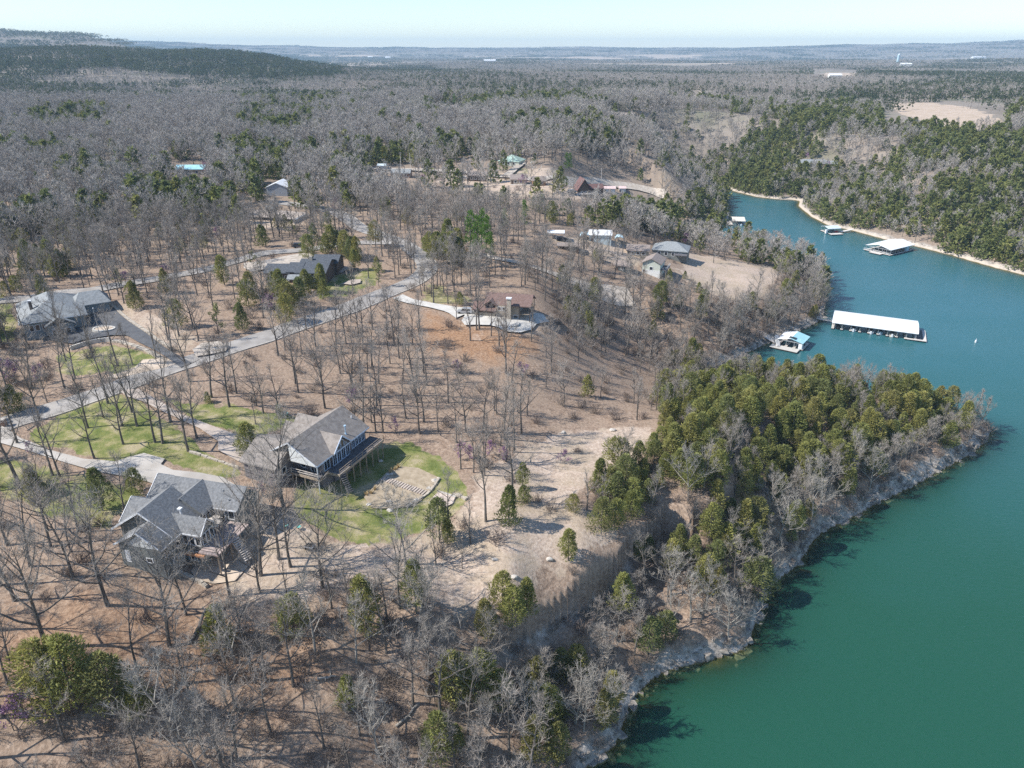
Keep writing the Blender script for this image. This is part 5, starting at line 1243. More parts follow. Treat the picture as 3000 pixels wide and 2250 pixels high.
platform(d1, F, L1 + .2, L1 + 3.4, .2, D1 * .8, WOOD_GREY); q = MB(); q.box(F, L1 + 2.3, L1 + 3.4, .2, D1 * .8, .67, .74); part('end_walk', q, WOOD_PALE, d1)
q = MB(); q.box(F, L1 - 4.2, L1 + 3.4, -.5, .5, .5, .68); part('front_walk', q, WOOD_PALE, d1)
boat('white pontoon boat with canopy under the long arched dock, near its shore end', F, L1*.26, 1.0, 6.4, 2.2, TRIM, 'pontoon'); boat('white speedboat with pale motor in the middle slip of the long dock', F, L1*.47, .9, 5.6, 2.0, TRIM)
boat('dark bass boat tucked deep in the first slip of the long dock', F, L1*.07, 1.4, 5.4, 1.9, DARKPAINT, 'dark'); boat('covered white boat in the outer half of the long dock', F, L1*.72, .9, 5.8, 2.1, CREAM, 'pontoon'); boat('blue hulled boat in the slip before the outer end of the long dock', F, L1*.58, 1.6, 5.4, 1.9, BLUEPAINT)
gangway('white railed gangway from the rocky point to the long dock', (*at(2378,930,1.4), 1.4), (*F(.2, D1*.55, .7)[:2], .7), 1.4)
d2, F, L2, D2 = make_dock('small_dock', 'boat dock with white and sky blue roof slopes and white swim deck', (2278,991.8,3.0), (2353,1007.6,3.0), (2374,986.4,3.0), 3.0, 4.1, METAL_BLUE, 'y2', 3)
platform(d2, F, -1.5, L2 - .8, -3.6, .0, CONC_WHITE)
q = MB(); q.hexa([F(L2*.42,.5,3.95),F(L2*.68,.5,3.78),F(L2*.68,2.2,3.78),F(L2*.42,2.2,3.95),F(L2*.42,.5,4.2),F(L2*.68,.5,4.0),F(L2*.68,2.2,4.0),F(L2*.42,2.2,4.2)]); part('solar_panel', q, mat('solar_cells', (.02,.035,.04), None, rough=.2), d2)
q = MB(); q.box(F, L2 - 1.6, L2 - .3, .3, 2.0, .6, 2.9); part('locker', q, TRIM, d2); stairs(d2, F(-1.0, 1.8, 3.6), F(1.2, -1.4, .7), 1.2, TRIM, 10)
gangway('grey gangway down the rocks to the blue and white dock', (*at(2212,970,3.2), 3.2), (*F(-.6, 1.2, .7)[:2], .7), 1.3)
d3, F, L3, D3 = make_dock('wide_dock', 'wide white roofed boat dock against the far pale bank', (2536,717,3.2), (2611,733.4,3.2), (2687.6,717.7,3.2), 3.2, 4.8, METAL_WHITE, 'y', 6)
platform(d3, F, L3*.3, L3*.75, -3.2, .2); q = MB(); q.box(F, -.4, L3 + .3, -.6, .5, .5, .68); part('front_walk', q, WOOD_PALE, d3); railing(d3, [F(-.3, -.5, .68), F(L3, -.5, .68)], 1, TRIM, .08)
q = MB(); q.box(F, L3 - 1.5, L3 - .2, D3*.68, D3*.78, .6, 2.9); part('locker', q, BLUEPAINT, d3)
d4, F, L4, D4 = make_dock('family_dock', 'small grey white roofed dock with red seat cushions by the far bank', (2427,670.5,3.0), (2465.5,668.8,3.0), (2453,660,3.0), 3.0, 3.9, METAL_PALE, 'x', 2)
platform(d4, F, -.5, L4*.85, -5.0, -1.4, CONC_WHITE); q = MB(); q.box(F, L4*.55, L4*.8, .2, 1.2, .6, 1.3); part('cushion', q, RED, d4); q = MB(); q.box(F, -1.6, -.6, -.6, .6, .3, 2.6); part('locker', q, TRIM, d4)
gangway('pale gangway from the far bank to the small red cushioned dock', (*at(2500,671,1.6), 1.6), (*F(L4, .6, .7)[:2], .7), 2.0, False)
d5, F, L5, D5 = make_dock('island_dock', 'cream roofed boat dock floating off the wooded point', (2147,647.3,3.0), (2185,648.3,3.0), (2185,636,3.0), 3.0, 4.4, mat('cream_metal_roof', (.62,.57,.48), (.7,.65,.56), .5, .5), 'x', 2)
platform(d5, F, L5 + .2, L5 + 2.0, -1.4, D5*.7, WOOD_PALE); platform(d5, F, -2.2, -.2, 0, D5*.7, WOOD_PALE); boat('pale blue boat moored under the cream roofed dock', F, L5*.7, .5, 5, 1.9, BLUEPAINT)
d6, F, L6, D6 = make_dock('cove_dock', 'grey white roofed dock at the mouth of the small side cove', (2015,674.7,3.0), (2058.7,674.7,3.0), (2058.7,665.7,3.0), 3.0, 3.8, METAL_GREY, 'x', 2)
d7, F, L7, D7 = make_dock('hidden_dock', 'pale grey blue roofed dock peeping past the bare trees of the point', (2367,789,3.0), (2400,792,3.0), (2399,782,3.0), 3.0, 3.9, METAL_PALE, 'x', 2)
X, Y = at(2858, 1003, 0); o = thing('buoy', 'small white buoy alone on the open lake', 'buoy', (X, Y, 0)); q = MB(); q.cyl((X, Y), .35, -.3, .9, 12, .3); part('float', q, TRIM, o); q = MB(); q.cyl((X, Y), .08, .9, 1.5, 8); part('post', q, TRIM, o)

# ------------------------------------------------------------------ vehicles
def vehicle(name, label, cat, x, y, z, ang, paint, style='suv'):
    F = frame(x, y, ang); o = thing(name, label, cat, (x, y, z)); ln, wd = 4.8, 1.86
    P = {'suv': [(-2.4,.45),(-2.38,1.0),(-2.2,1.08),(-2.0,1.75),(.55,1.75),(1.25,1.12),(2.2,.98),(2.4,.7),(2.4,.4)],
         'pickup': [(-2.7,.5),(-2.7,1.05),(-.75,1.05),(-.6,1.75),(.7,1.75),(1.3,1.12),(2.4,1.0),(2.6,.7),(2.6,.45)]}[style]
    b = MB(); b.prism([F(px, -wd/2, z + pz) for px, pz in P], [F(px, wd/2, z + pz) for px, pz in P]); part('body', b, paint, o)
    g = MB(); lo, hi = (-2.05, .6) if style == 'suv' else (-.6, .75)
    ring = [(lo + .18, 1.15), (lo + .22, 1.64), (hi - .1, 1.64), (hi + .42, 1.15)]
    g.prism([F(px, -wd/2 - .015, z + pz) for px, pz in ring], [F(px, wd/2 + .015, z + pz) for px, pz in ring]); part('window', g, GLASS, o)
    for px in (-1.5, 1.5):
        for sy in (-1, 1):
            w = MB(); n = 14; c0 = [(px + .36*math.cos(2*math.pi*i/n), .36 + .36*math.sin(2*math.pi*i/n)) for i in range(n)]
            y0, y1 = sorted((sy * (wd/2 - .2), sy * (wd/2 + .03)))
            w.prism([F(a, y0, z + b_) for a, b_ in c0], [F(a, y1, z + b_) for a, b_ in c0]); part('wheel', w, RUBBER, o)
    for sy in (-1, 1):
        q = MB(); q.box(F, P[-2][0] - .02, P[-2][0] + .03, sy*.75 - .15, sy*.75 + .15, z + .68, z + .85); part('headlight', q, TRIM, o)
    return o
def parked(name, label, cat, u, v, ang, paint, style='suv'):
    X, Y, Z = gp(u, v); return vehicle(name, label, cat, X, Y, Z + .25, R(ang), paint, style)
parked('parked_suv', 'silver and dark estate car parked by the red brown roofed house', 'car', 1362, 920, 172, SILVER)
parked('parked_car', 'dark blue car parked in the cedar shade behind the dark roofed house', 'car', 878, 727, 8, DARKPAINT)
parked('parked_car', 'dark car under the flat white carport', 'car', 1645, 706, 10, DARKPAINT)
parked('pickup_truck', 'white pickup truck beside the dark walled lodge', 'pickup', 1362, 527, 185, TRIM, 'pickup')
parked('parked_suv', 'silver car at the white pink roofed end of the village near the steep cabin', 'car', 1676, 566, 20, SILVER)
def canopy(label, u, v, w, d, h, m):
    X, Y, Z = gp(u, v); F = frame(X, Y, R(-5)); o = thing('tarp_shelter', label, 'shelter', (X, Y, Z)); q = MB()
    ring = [(-w/2, h*.55), (-w*.36, h*.85), (0, h), (w*.36, h*.85), (w/2, h*.55), (w*.34, h*.8), (0, h*.95), (-w*.34, h*.8)]
    q.prism([F(a, 0, Z + b) for a, b in ring], [F(a, d, Z + b) for a, b in ring]); part('cover', q, m, o)
    for x in (-w/2 + .1, w/2 - .1):
        for y in (.1, d - .1): q = MB(); q.bar(F(x, y, Z), F(x, y, Z + h*.6), .1); part('post', q, METAL_GREY, o)
small('shed', 'little grey shed on the edge of the empty building pad', 'shed', 793, 626, 3.4, 3, 2.3, 3.4, ROOF_LIGHT, SIDING_STEEL, 5, wins=0)
for u, v, l in ((1175,494,'utility pole behind the small grey bungalow and its shed'),(1203,497,'utility pole at the roadside just past the grey bungalow'),(1378,505,'utility pole where the white drive leaves the village road'),(1761,537,'utility pole at the wood edge beyond the steep cabin')):
    X, Y, Z = gp(u, v); o = thing('utility_pole', l, 'pole', (X, Y, Z), 'poles along the village road'); q = MB(); q.cyl((X, Y), .17, Z - .5, Z + 9.5, 8, .12); part('pole', q, WOOD_PALE, o); q = MB(); q.bar((X - 1.1, Y, Z + 8.9), (X + 1.1, Y, Z + 8.9), .14); part('crossarm', q, WOOD, o)
canopy('pale turquoise tarp shelter beside the white roofed metal barn', 1713, 704, 4.2, 5, 2.8, BLUEPAINT); canopy('pale blue arched shelter just past the metal barn', 1815, 712, 3.8, 5, 2.8, BLUEPAINT)

# ------------------------------------------------------------------ garden and yard things
def boulder(x, y, z, s, label, grp=None, name='boulder', m=None, flat=.6):
    r = random.Random(int(x * 91 + y * 37)); bm = bmesh.new(); bmesh.ops.create_icosphere(bm, subdivisions=2, radius=1)
    mb = MB(); ofs = [Vector((r.uniform(-1,1), r.uniform(-1,1), r.uniform(-1,1))).normalized() for _ in range(7)]; ct = [r.uniform(.55, .9) for _ in ofs]
    vs = []
    for v in bm.verts:
        c = v.co.copy()
        for o_, k in zip(ofs, ct):
            d = c.dot(o_)
            if d > k: c -= o_ * (d - k)
        vs.append((x + c.x * s, y + c.y * s * .8, z + c.z * s * flat + s * flat * .45))
    mb.add(vs, [tuple(v.index for v in f.verts) for f in bm.faces]); bm.free()
    return solo(name, mb, m or ROCK_PALE, label, 'boulder', grp, loc=(x, y, z))
for u, v, s, l in [(1272.5,1409,.75,'largest pale boulder at the top of the low stone edging'),(1286,1402,.5,'grey boulder at the upper end of the low stone edging'),(1255,1431,.6,'dark grey boulder just above the stone steps end'),
                   (1218,1466,.7,'pinkish boulder in the terrace below the stone steps'),(1139,1470,.65,'long pale boulder in the middle of the lower terrace'),(1081,1479,.6,'upright grey boulder at the lower corner of the terrace'),
                   (1142,1497,.7,'round pale boulder on the green lawn below the terrace'),(1134,1391,.55,'pale boulder at the head of the stone steps'),(1146,1390,.5,'darker boulder just past the head of the stone steps'),
                   (1324,1474,.6,'brown boulder at the corner of the flagstone patio'),(1262,1474,.5,'small boulder at the near corner of the flagstone patio'),(1115,1352,.6,'grey boulder under the far end of the raised deck'),(830,1507,.5,'pale boulder on the dry lawn beside the grey house'),(505,1410,.5,'tan boulder at the lawn edge above the grey house roof'),(640,1402,.5,'tan boulder where the pale driveway meets the grass'),
                   (1650,1268,.7,'white boulder at the top of the dry meadow'),(1795,1262,.9,'pale boulder at the edge of the meadow by the cedars'),(1450,1640,.6,'dark boulder on the dry meadow'),(1610,1640,.7,'grey boulder near the bluff edge'),(1505,1690,.7,'pale split boulder near the two bluff cedars')]:
    X, Y, Z = gp(u, v); boulder(X, Y, Z - .1, s, l, 'boulders in the gardens and meadow')
# dry ornamental grass tufts
for u, v, l in [(1167,1371,'topmost dry tan grass tuft along the terrace edge'),(1157,1377,'second dry tan grass tuft from the top of the terrace edge'),(1145,1384,'third dry tan grass tuft from the top of the terrace edge'),(1098,1436,'upper of the dry tan grass tufts beside the lower terrace'),(1087,1447,'middle of the dry tan grass tufts beside the lower terrace'),(1073,1451,'lowest dry tan grass tuft beside the lower terrace')]:
    X, Y, Z = gp(u, v); mb = MB(); r = random.Random(int(u))
    for i in range(60):
        a, e = r.uniform(0, 6.28), R(r.uniform(45, 85)); d = dirv(a, e); s_ = d.cross(Vector((0, 0, 1))).normalized() * .05; p = Vector((X + r.uniform(-.25, .25), Y + r.uniform(-.25, .25), Z)); e_ = p + d * r.uniform(.7, 1.2)
        mb.add([p - s_, p + s_, e_], [(0, 1, 2)])
    solo('grass_tuft', mb, THATCH, l, 'ornamental grass', 'dry grass tufts on the terrace', loc=(X, Y, Z))
# stone steps and edging
P0, P1_ = np.array(gp(1122, 1404)), np.array(gp(1247, 1448)); o = thing('stone_staircase', 'straight flight of pale stone steps across the brown terrace', 'steps', tuple(P1_))
d = P1_[:2] - P0[:2]; dn = d / np.hypot(*d); sd_ = np.array([-dn[1], dn[0]]) * .8; n = 17
for k in range(n):
    a = P0 + (P1_ - P0) * (k / n); b = P0 + (P1_ - P0) * ((k + .62) / n); z = a[2] + .32 - .02 * (k % 3); q = MB()
    q.hexa([(*(a[:2]-sd_), z-.4), (*(a[:2]+sd_), z-.4), (*(b[:2]+sd_), z-.4), (*(b[:2]-sd_), z-.4), (*(a[:2]-sd_), z), (*(a[:2]+sd_), z), (*(b[:2]+sd_), z), (*(b[:2]-sd_), z)]); part('step', q, CONC_PINK, o)
def wall_along(name, label, pts, h, w, m, step=.9, jit=.0, cat='wall'):
    C = curve(gpa(pts), step); z = height(C[:, 0], C[:, 1]); mb = MB(); r = random.Random(5)
    for i in range(len(C) - 1):
        a, b = C[i], C[i+1]; T = (b - a) / max(np.hypot(*(b - a)), 1e-6); nn = np.array([-T[1], T[0]]) * (w/2 + r.uniform(0, jit)); e0, e1 = h + r.uniform(-jit, jit), 0
        e1 = e0
        b2 = a + (b - a) * (.94 if jit else 1.0)
        mb.hexa([(*(a-nn), z[i]-.3), (*(a+nn), z[i]-.3), (*(b2+nn), z[i+1]-.3), (*(b2-nn), z[i+1]-.3), (*(a-nn), z[i]+e0), (*(a+nn), z[i]+e0), (*(b2+nn), z[i+1]+e1), (*(b2-nn), z[i+1]+e1)])
    return solo(name, mb, m, label, cat, loc=(C[0][0], C[0][1], z[0]))
wall_along('edging_wall', 'low line of tan edging stones below the terrace', [(1286,1404),(1268,1431),(1250,1450),(1218,1470),(1190,1488)], .35, .35, STONEWALL, .8, .08)
wall_along('patio_wall', 'low pale stone wall along the flagstone patio', [(1283,1444),(1310,1452),(1335,1461)], .5, .4, CONCRETE, 1.2)
wall_along('rubble_wall', 'low rubble wall running on from the flagstone patio', [(1325,1452),(1345,1455),(1368,1465)], .4, .6, STONEWALL, .6, .12)
wall_along('retaining_wall', 'white topped retaining wall curving below the hip roofed house', [(208,1026),(250,1012),(290,1003),(325,1000)], 1.1, .5, CONC_WHITE, 1.5)
wall_along('stone_border', 'tan stone border between the asphalt and the lawn', [(325,1000),(360,1004),(400,1016),(440,1033),(475,1053)], .35, 1.2, STONEWALL, 1.0, .1)
wall_along('drive_edging', 'tan stone edging up the outer side of the asphalt driveway', [(272,858),(320,888),(366,928),(447,985),(500,1022)], .3, .8, STONEWALL, 1.0, .08)
wall_along('garden_wall', 'curving stone wall under the corner of the grey gabled house', [(380,1652),(450,1668),(520,1680),(570,1700),(608,1722)], .6, .5, STONEWALL, .8, .1)
wall_along('bed_edging', 'rough stone edging of the bed beside the pinkish driveway', [(556,1325),(590,1335),(640,1352),(700,1372)], .35, .4, STONEWALL, .8, .1)
wall_along('pad_edge', 'grey retaining edge of the empty building pad', [(862,656),(880,646),(900,636)], 1.6, .6, METAL_GREY, 2.0)
X, Y, Z = gp(305, 968); o = thing('planter', 'round white walled planter beside the asphalt driveway', 'planter', (X, Y, Z)); q = MB(); n = 22
for i in range(n):
    a0, a1 = 2*math.pi*i/n, 2*math.pi*(i+1)/n; g = lambda a, r, z: (X + r*1.5*math.cos(a), Y + r*math.sin(a), z)
    q.hexa([g(a0,1.7,Z-.2),g(a0,2.1,Z-.2),g(a1,2.1,Z-.2),g(a1,1.7,Z-.2),g(a0,1.7,Z+.7),g(a0,2.1,Z+.7),g(a1,2.1,Z+.7),g(a1,1.7,Z+.7)])
part('rim', q, CONC_WHITE, o); q = MB(); q.prism([(X + 2.6*math.cos(a), Y + 1.7*math.sin(a), Z) for a in np.linspace(0, 6.0, 20)], [(X + 2.6*math.cos(a), Y + 1.7*math.sin(a), Z + .55) for a in np.linspace(0, 6.0, 20)]); part('soil', q, DIRT, o)
X, Y, Z = gp(293, 986); o = thing('flagpole', 'tall bare flagpole in front of the hip roofed house', 'flagpole', (X, Y, Z)); q = MB(); q.cyl((X, Y), .09, Z, Z + 8, 8, .05); part('pole', q, METAL_GREY, o); q = MB(); q.cyl((X, Y), .14, Z + 8, Z + 8.25, 8); part('finial', q, TRIM, o)
X, Y, Z = gp(13, 1250); F = frame(X, Y, .1); o = thing('gate_pillar', 'square brown brick pillar at the end of the pale driveway', 'pillar', (X, Y, Z)); q = MB(); q.box(F, -.5, .5, -.5, .5, Z - .3, Z + 1.7); part('shaft', q, BRICK, o); q = MB(); q.box(F, -.62, .62, -.62, .62, Z + 1.7, Z + 1.88); part('cap', q, CONCRETE, o)
for u, v, l in ((838, 1547, 'small round teal table on the dry lawn, the one closer to the grey house'), (876, 1551, 'small round teal table on the dry lawn, the one farther from the grey house')):
    X, Y, Z = gp(u, v); o = thing('garden_table', l, 'table', (X, Y, Z)); q = MB(); q.cyl((X, Y), .42, Z + .6, Z + .66, 16); part('table_top', q, TEAL, o); q = MB(); q.cyl((X, Y), .06, Z, Z + .6, 8); part('pedestal', q, IRON, o)
X, Y, Z = gp(909, 1607); F = frame(X, Y, R(-15)); o = thing('storage_bin', 'open black bin with white rim on the dry lawn', 'bin', (X, Y, Z)); q = MB()
for a in ((-.7,.7,-.6,-.5),(-.7,.7,.5,.6),(-.7,-.6,-.5,.5),(.6,.7,-.5,.5)): q.box(F, *a, Z, Z + .7)
q.box(F, -.6, .6, -.5, .5, Z, Z + .1); part('body', q, IRON, o); q = MB(); q.box(F, -.75, .75, -.68, -.6, Z + .62, Z + .74); q.box(F, .7, .8, -.6, .6, Z + .62, Z + .74); part('rim', q, TRIM, o)
X, Y, Z = gp(829, 1215); F = frame(X, Y, R(-5)); o = thing('garden_tub', 'long low teal tub at the edge of the woods by the tan house', 'tub', (X, Y, Z)); q = MB(); q.prism([F(1.0*math.cos(a), .5*math.sin(a), Z) for a in np.linspace(0, 5.9, 16)], [F(1.25*math.cos(a), .65*math.sin(a), Z + .5) for a in np.linspace(0, 5.9, 16)]); part('tub', q, TEAL, o); q = MB(); q.prism([F(1.05*math.cos(a), .5*math.sin(a), Z + .5) for a in np.linspace(0, 5.9, 16)], [F(1.05*math.cos(a), .5*math.sin(a), Z + .53) for a in np.linspace(0, 5.9, 16)]); part('cover', q, DARKPAINT, o)
def log(label, pa, pb, r0, r1, za=0, zb=0, m=None):
    A, B_ = Vector(gp(*pa)), Vector(gp(*pb)); A.z += r0 * .8 + za; B_.z += r1 * .8 + zb; mb = MB(); mid = A.lerp(B_, .5) + Vector((.2, -.15, .05))
    mb.tube([A, A.lerp(mid, .5), mid, mid.lerp(B_, .5) + Vector((-.1, .1, .1)), B_], [r0, r0*.9, (r0+r1)/2, r1*1.1, r1], 8)
    for t, s in ((.45, 1), (.7, -1)):
        p = A.lerp(B_, t); d = Vector((B_.y - A.y, A.x - B_.x, 0)).normalized() * s; mb.tube([p, p + d * .7 + Vector((0, 0, .5)), p + d * 1.3 + Vector((0, 0, .7))], [r1*.8, r1*.5, .02], 5)
    o = solo('fallen_log', mb, m or BARK, label, 'log', 'fallen logs', loc=tuple(A)); return o
log('thick fallen log lying uphill on the leaf strewn slope', (558,1888), (606,1793), .3, .22, 0, .4); log('pale curved dead branch on the lawn by the brick pillar', (80,1262), (112,1238), .12, .06, m=PALE)
log('pale barkless log beneath the pale limbed trees', (930,1990), (985,1982), .22, .12, m=PALE); log('grey log across the brushy slope near the frame edge', (1160,2130), (1230,2060), .22, .14, m=PALE); log('pale broken trunk on the slope below the bluff cedars', (1225,1850), (1300,1945), .2, .1, m=PALE)
log('dead branch lying on the lawn by the tan house garage', (835,1247), (848,1243), .12, .07, m=PALE)

# ------------------------------------------------------------------ standing trees
def ordinal(n):
    if n == 1: return ''
    s = {1: 'st', 2: 'nd', 3: 'rd'}.get(n % 10 if n % 100 not in (11, 12, 13) else 0, 'th')
    return f'{n}{s} '
KIND = {'bare': ('bare_tree', BARE), 'big': ('bare_tree', BIG), 'pale': ('bare_tree', PALES), 'sapling': ('bare_tree', SAPL), 'cedar': ('cedar_tree', CEDARS),
        'pine': ('pine_tree', PINES), 'bud': ('budding_tree', BUDT), 'redbud': ('redbud_tree', REDB)}
BASEH = {'bare': 15, 'big': 19, 'pale': 12, 'sapling': 8, 'cedar': 8.5, 'pine': 15, 'bud': 7, 'redbud': 4.2}
CROWN = {'bare': 'crown', 'big': 'crown', 'pale': 'crown', 'sapling': 'crown', 'cedar': 'crown', 'pine': 'crown', 'bud': 'crown', 'redbud': 'crown'}
PLACED = []
def stand(kind, x, y, z, h, k=None, rot=None, wide=1.0, lean=None):
    name, meshes = KIND[kind]
    k = random.randrange(len(meshes)) if k is None else k % len(meshes)
    s = h / BASEH[kind]
    o = bpy.data.objects.new(name, None); o.empty_display_size = .3
    o.location = (x, y, z); o.scale = (s * wide, s * wide, s)
    e = Euler((random.uniform(-.03, .03), random.uniform(-.03, .03), random.uniform(0, 6.28) if rot is None else rot))
    if lean: e = Euler((lean[0], lean[1], e.z))
    o.rotation_euler = e
    COL.objects.link(o)
    for nm, me in (('trunk', meshes[k][0]), ('crown', meshes[k][1])):
        c = bpy.data.objects.new(nm, me); COL.objects.link(c); c.parent = o
    PLACED.append((o, kind, h, x, y, z))
    TREE_SPOTS.append((x, y, 3.2 if kind in ('bare', 'big', 'pine') else 2.2))
    return o
HAND = [
 # kind, u, v, height
 ('bare',260,1253,15),('bare',118,1230,16),('bare',317,1181,16),('sapling',303,1222,10),('bare',358,1248,15),('bare',401,1250,15),('bare',362,1301,14),('bare',456,1295,15),
 ('bare',478,1299,14),('bare',498,1236,16),('bare',553,1322,16),('bare',576,1283,14),('bare',622,1165,15),('bare',671,1191,15),('sapling',773,1210,11),('bare',694,1153,13),
 ('sapling',818,1212,11),('sapling',748,1243,7),('bare',155,1392,14),('bare',176,1395,12),('big',60,1430,19),('bare',52,1300,15),('bare',211,1690,16),('big',313,1772,18),('bare',545,1800,13),
 ('bare',675,1750,16),('big',765,1686,19),('bare',818,1637,15),('bare',852,1660,15),('big',828,1488,18),('big',946,1722,17),('pale',1186,1657,14),('bare',1426,1527,14),
 ('sapling',1379,1592,9),('bare',1318,1575,12),('big',952,1196,15),('bare',1033,1162,14),('bare',1231,1271,14),('bare',1363,1267,14),('bare',1414,1267,13),('bare',1338,1296,13),
 ('bare',1483,1352,13),('sapling',1467,1307,9),('sapling',1188,1226,11),('sapling',1088,1238,12),('sapling',1123,1269,12),('sapling',1100,1265,12),
 ('big',138,1900,20),('big',496,1892,17),('pale',513,2170,15),('pale',688,1941,12),('bare',858,2010,14),('sapling',28,1933,9),('pale',1112,2234,13),('bare',1213,2063,13),
 ('pale',924,1915,12),('pale',1238,1805,12),('sapling',770,1610,9),('sapling',760,1735,9),('sapling',840,1745,8),('sapling',1300,1640,6),('sapling',1277,1655,7),('sapling',1355,1665,5),('sapling',1160,1640,6),
 ('bare',760,1730,11),('bare',1035,1830,11),('pale',600,2215,11),('bare',40,1760,15),('bare',-30,1850,16),('bare',90,1660,15),('bare',20,1600,14),('bare',150,1600,14),('bare',230,1560,13),
 ('bare',495,996,15),('bare',565,956,14),('bare',303,860,13),('bare',325,879,12),('bare',363,889,13),('bare',404,878,14),('bare',345,1073,14),('bare',272,1046,13),('bare',193,1058,12),('bare',390,1070,11),('sapling',458,1050,12),
 ('bare',525,985,15),('bare',80,1010,13),('bare',30,1020,13),('bare',95,1140,14),('bare',190,1140,13),('bare',30,1170,14),
 ('bare',925,1015,14),('bare',986,1005,14),('bare',1013,1008,13),('bare',1050,985,13),('bare',1155,1010,15),('bare',1170,1012,13),('bare',1210,1010,12),('bare',1230,970,12),
 ('sapling',1378,998,11),('sapling',1462,1015,12),('sapling',1440,985,10),('sapling',1485,985,10),('sapling',1555,1000,11),('sapling',1350,958,3),
 ('bare',1380,870,13),('bare',1395,868,13),('sapling',1300,858,11),('sapling',1330,855,11),('bare',1265,870,12),
 ('bare',1030,1165,14),('bare',865,1125,14),('bare',875,1150,13),('bare',1110,1125,13),('bare',1170,1050,13),('bare',1250,1130,13),('bare',1220,1180,13),('bare',1315,1180,13),('bare',1090,1075,13),
 ('bare',2080,910,14),('pale',2110,900,10),('pale',2180,940,10),('pale',2320,955,9),('pale',2105,1045,9),('pale',2415,905,9),
 ('cedar',1220,1795,9),('cedar',1075,1862,11),('cedar',1470,1792,7.5),('cedar',1543,1795,7.5),('cedar',1665,1643,6.5),('cedar',1288,1590,8.5),('cedar',1312,1602,5),('cedar',1490,1538,8.5),
 ('cedar',165,2075,13),('cedar',230,2090,12),('cedar',350,2095,10),('cedar',420,2110,7),('cedar',1530,1430,5),('cedar',1535,1475,4),('cedar',1680,1500,4),('cedar',1760,1555,8),('cedar',1800,1545,7),
 ('cedar',1420,1870,7),('cedar',1500,1860,8),('cedar',1640,1985,8),('cedar',1690,1975,7),('cedar',1460,2080,8),('cedar',1560,2230,9),('cedar',1630,2240,8),('cedar',1790,2080,8),
 ('cedar',905,758,9),('cedar',955,742,9),('cedar',972,742,8.5),('cedar',990,740,9),('cedar',1012,752,10),('cedar',1030,760,10),('cedar',1045,765,9),('cedar',1038,790,7),('cedar',1025,905,0.1),
 ('cedar',1258,742,9),('cedar',1282,760,10),('cedar',1300,772,10),('cedar',1325,780,10),('cedar',1345,778,11),('cedar',1270,775,8),('cedar',1312,748,11),('cedar',1340,752,11),
 ('pine',1378,758,16),('pine',1400,768,17),('pine',1425,772,16),('pine',1440,780,12),('pine',1395,785,11),('pine',1412,745,17),('pine',1480,690,11),('pine',1535,685,14),('pine',1660,510,13),('pine',1668,508,12),
 ('pine',1745,300,13),('pine',1765,298,13),('pine',1790,300,13),('pine',1815,300,13),('pine',1850,302,13),('pine',1880,300,13),('pine',1755,306,13),('pine',1870,308,13),('pine',1332,312,12),
 ('cedar',610,1180,3.2),('cedar',820,1222,3),('cedar',840,945,9),('cedar',730,900,9),('cedar',880,905,8),('cedar',900,860,9),('cedar',850,910,9),('cedar',130,790,8),('cedar',195,790,7),('cedar',520,960,9),('cedar',710,965,8),
 ('bud',640,980,7),('bud',358,848,6),('bud',745,790,6),('bud',880,575,8),('bud',1110,840,7),('bud',860,700,6),('bud',390,300,9),('bud',980,240,9),('bud',1020,243,9),('bud',1075,248,9),('bud',1370,445,7),
 ('redbud',20,1118,5),('redbud',45,1122,4.5),('redbud',120,1125,4),('redbud',1035,1198,4.5),('redbud',90,1330,2.5),('redbud',1350,1345,3.5),('redbud',1375,1350,3.2),('redbud',1435,1335,3.2),('redbud',1475,1352,3),('redbud',1160,1270,3),
 ('redbud',790,915,4),('redbud',800,910,4),('redbud',610,515,6),('redbud',675,520,6),('redbud',630,525,5),('redbud',1240,545,5),('redbud',1300,540,5),('redbud',1530,545,5),('redbud',1525,1098,3),('redbud',1540,1105,3),
 ('redbud',2365,470,5),('redbud',2425,495,5),('redbud',1340,1090,3),('redbud',2010,718,5),('redbud',490,825,5),('redbud',370,838,4),('redbud',640,700,4),('redbud',985,620,5),('redbud',1140,470,5),('redbud',80,2105,4),('redbud',40,2140,3.5),('redbud',1655,1360,3),('redbud',770,1455,2.5),
]
_h = [t for t in HAND if t[3] > 1]
_p = gpa([(t[1], t[2]) for t in _h]); _z = height(_p[:, 0], _p[:, 1])
for t, p, z in zip(_h, _p, _z):
    stand(t[0], p[0], p[1], z, t[3] * random.uniform(.95, 1.06), wide=random.uniform(.92, 1.08))

# the rest of the near woods: candidates on a jittered grid
CELL = 3.6
gx, gy = np.meshgrid(np.arange(-620, 700, CELL), np.arange(30, 900, CELL))
cx = gx.ravel() + rng.uniform(-1.6, 1.6, gx.size); cy = gy.ravel() + rng.uniform(-1.6, 1.6, gx.size)
k = (np.abs(np.arctan2(cx, cy)) < R(47)) & (np.hypot(cx, cy) < 880) & (np.hypot(cx, cy) > 45)
cx, cy = cx[k], cy[k]
cz = height(cx, cy)
k = cz > .7; cx, cy, cz = cx[k], cy[k], cz[k]
db_, de_, dr_ = cover_at(cx, cy, cz)
TS = np.array([(a, b, c) for a, b, c in TREE_SPOTS])
for a, b, c in TS:
    q = (np.abs(cx - a) < c) & (np.abs(cy - b) < c); db_[q] = de_[q] = 0
shore_d = np.full(len(cx), 99.0); q = np.hypot(cx, cy) < 700
shore_d[q] = seg_dist(cx[q], cy[q], SHP)
rim = (shore_d > 1.2) & (shore_d < 7) & (cy < 330) & (cz < 14); db_[rim] = np.maximum(db_[rim], .055); de_[rim] = np.maximum(de_[rim], .010)
for d_ in (db_, de_): d_[shore_d < 1.2] = 0
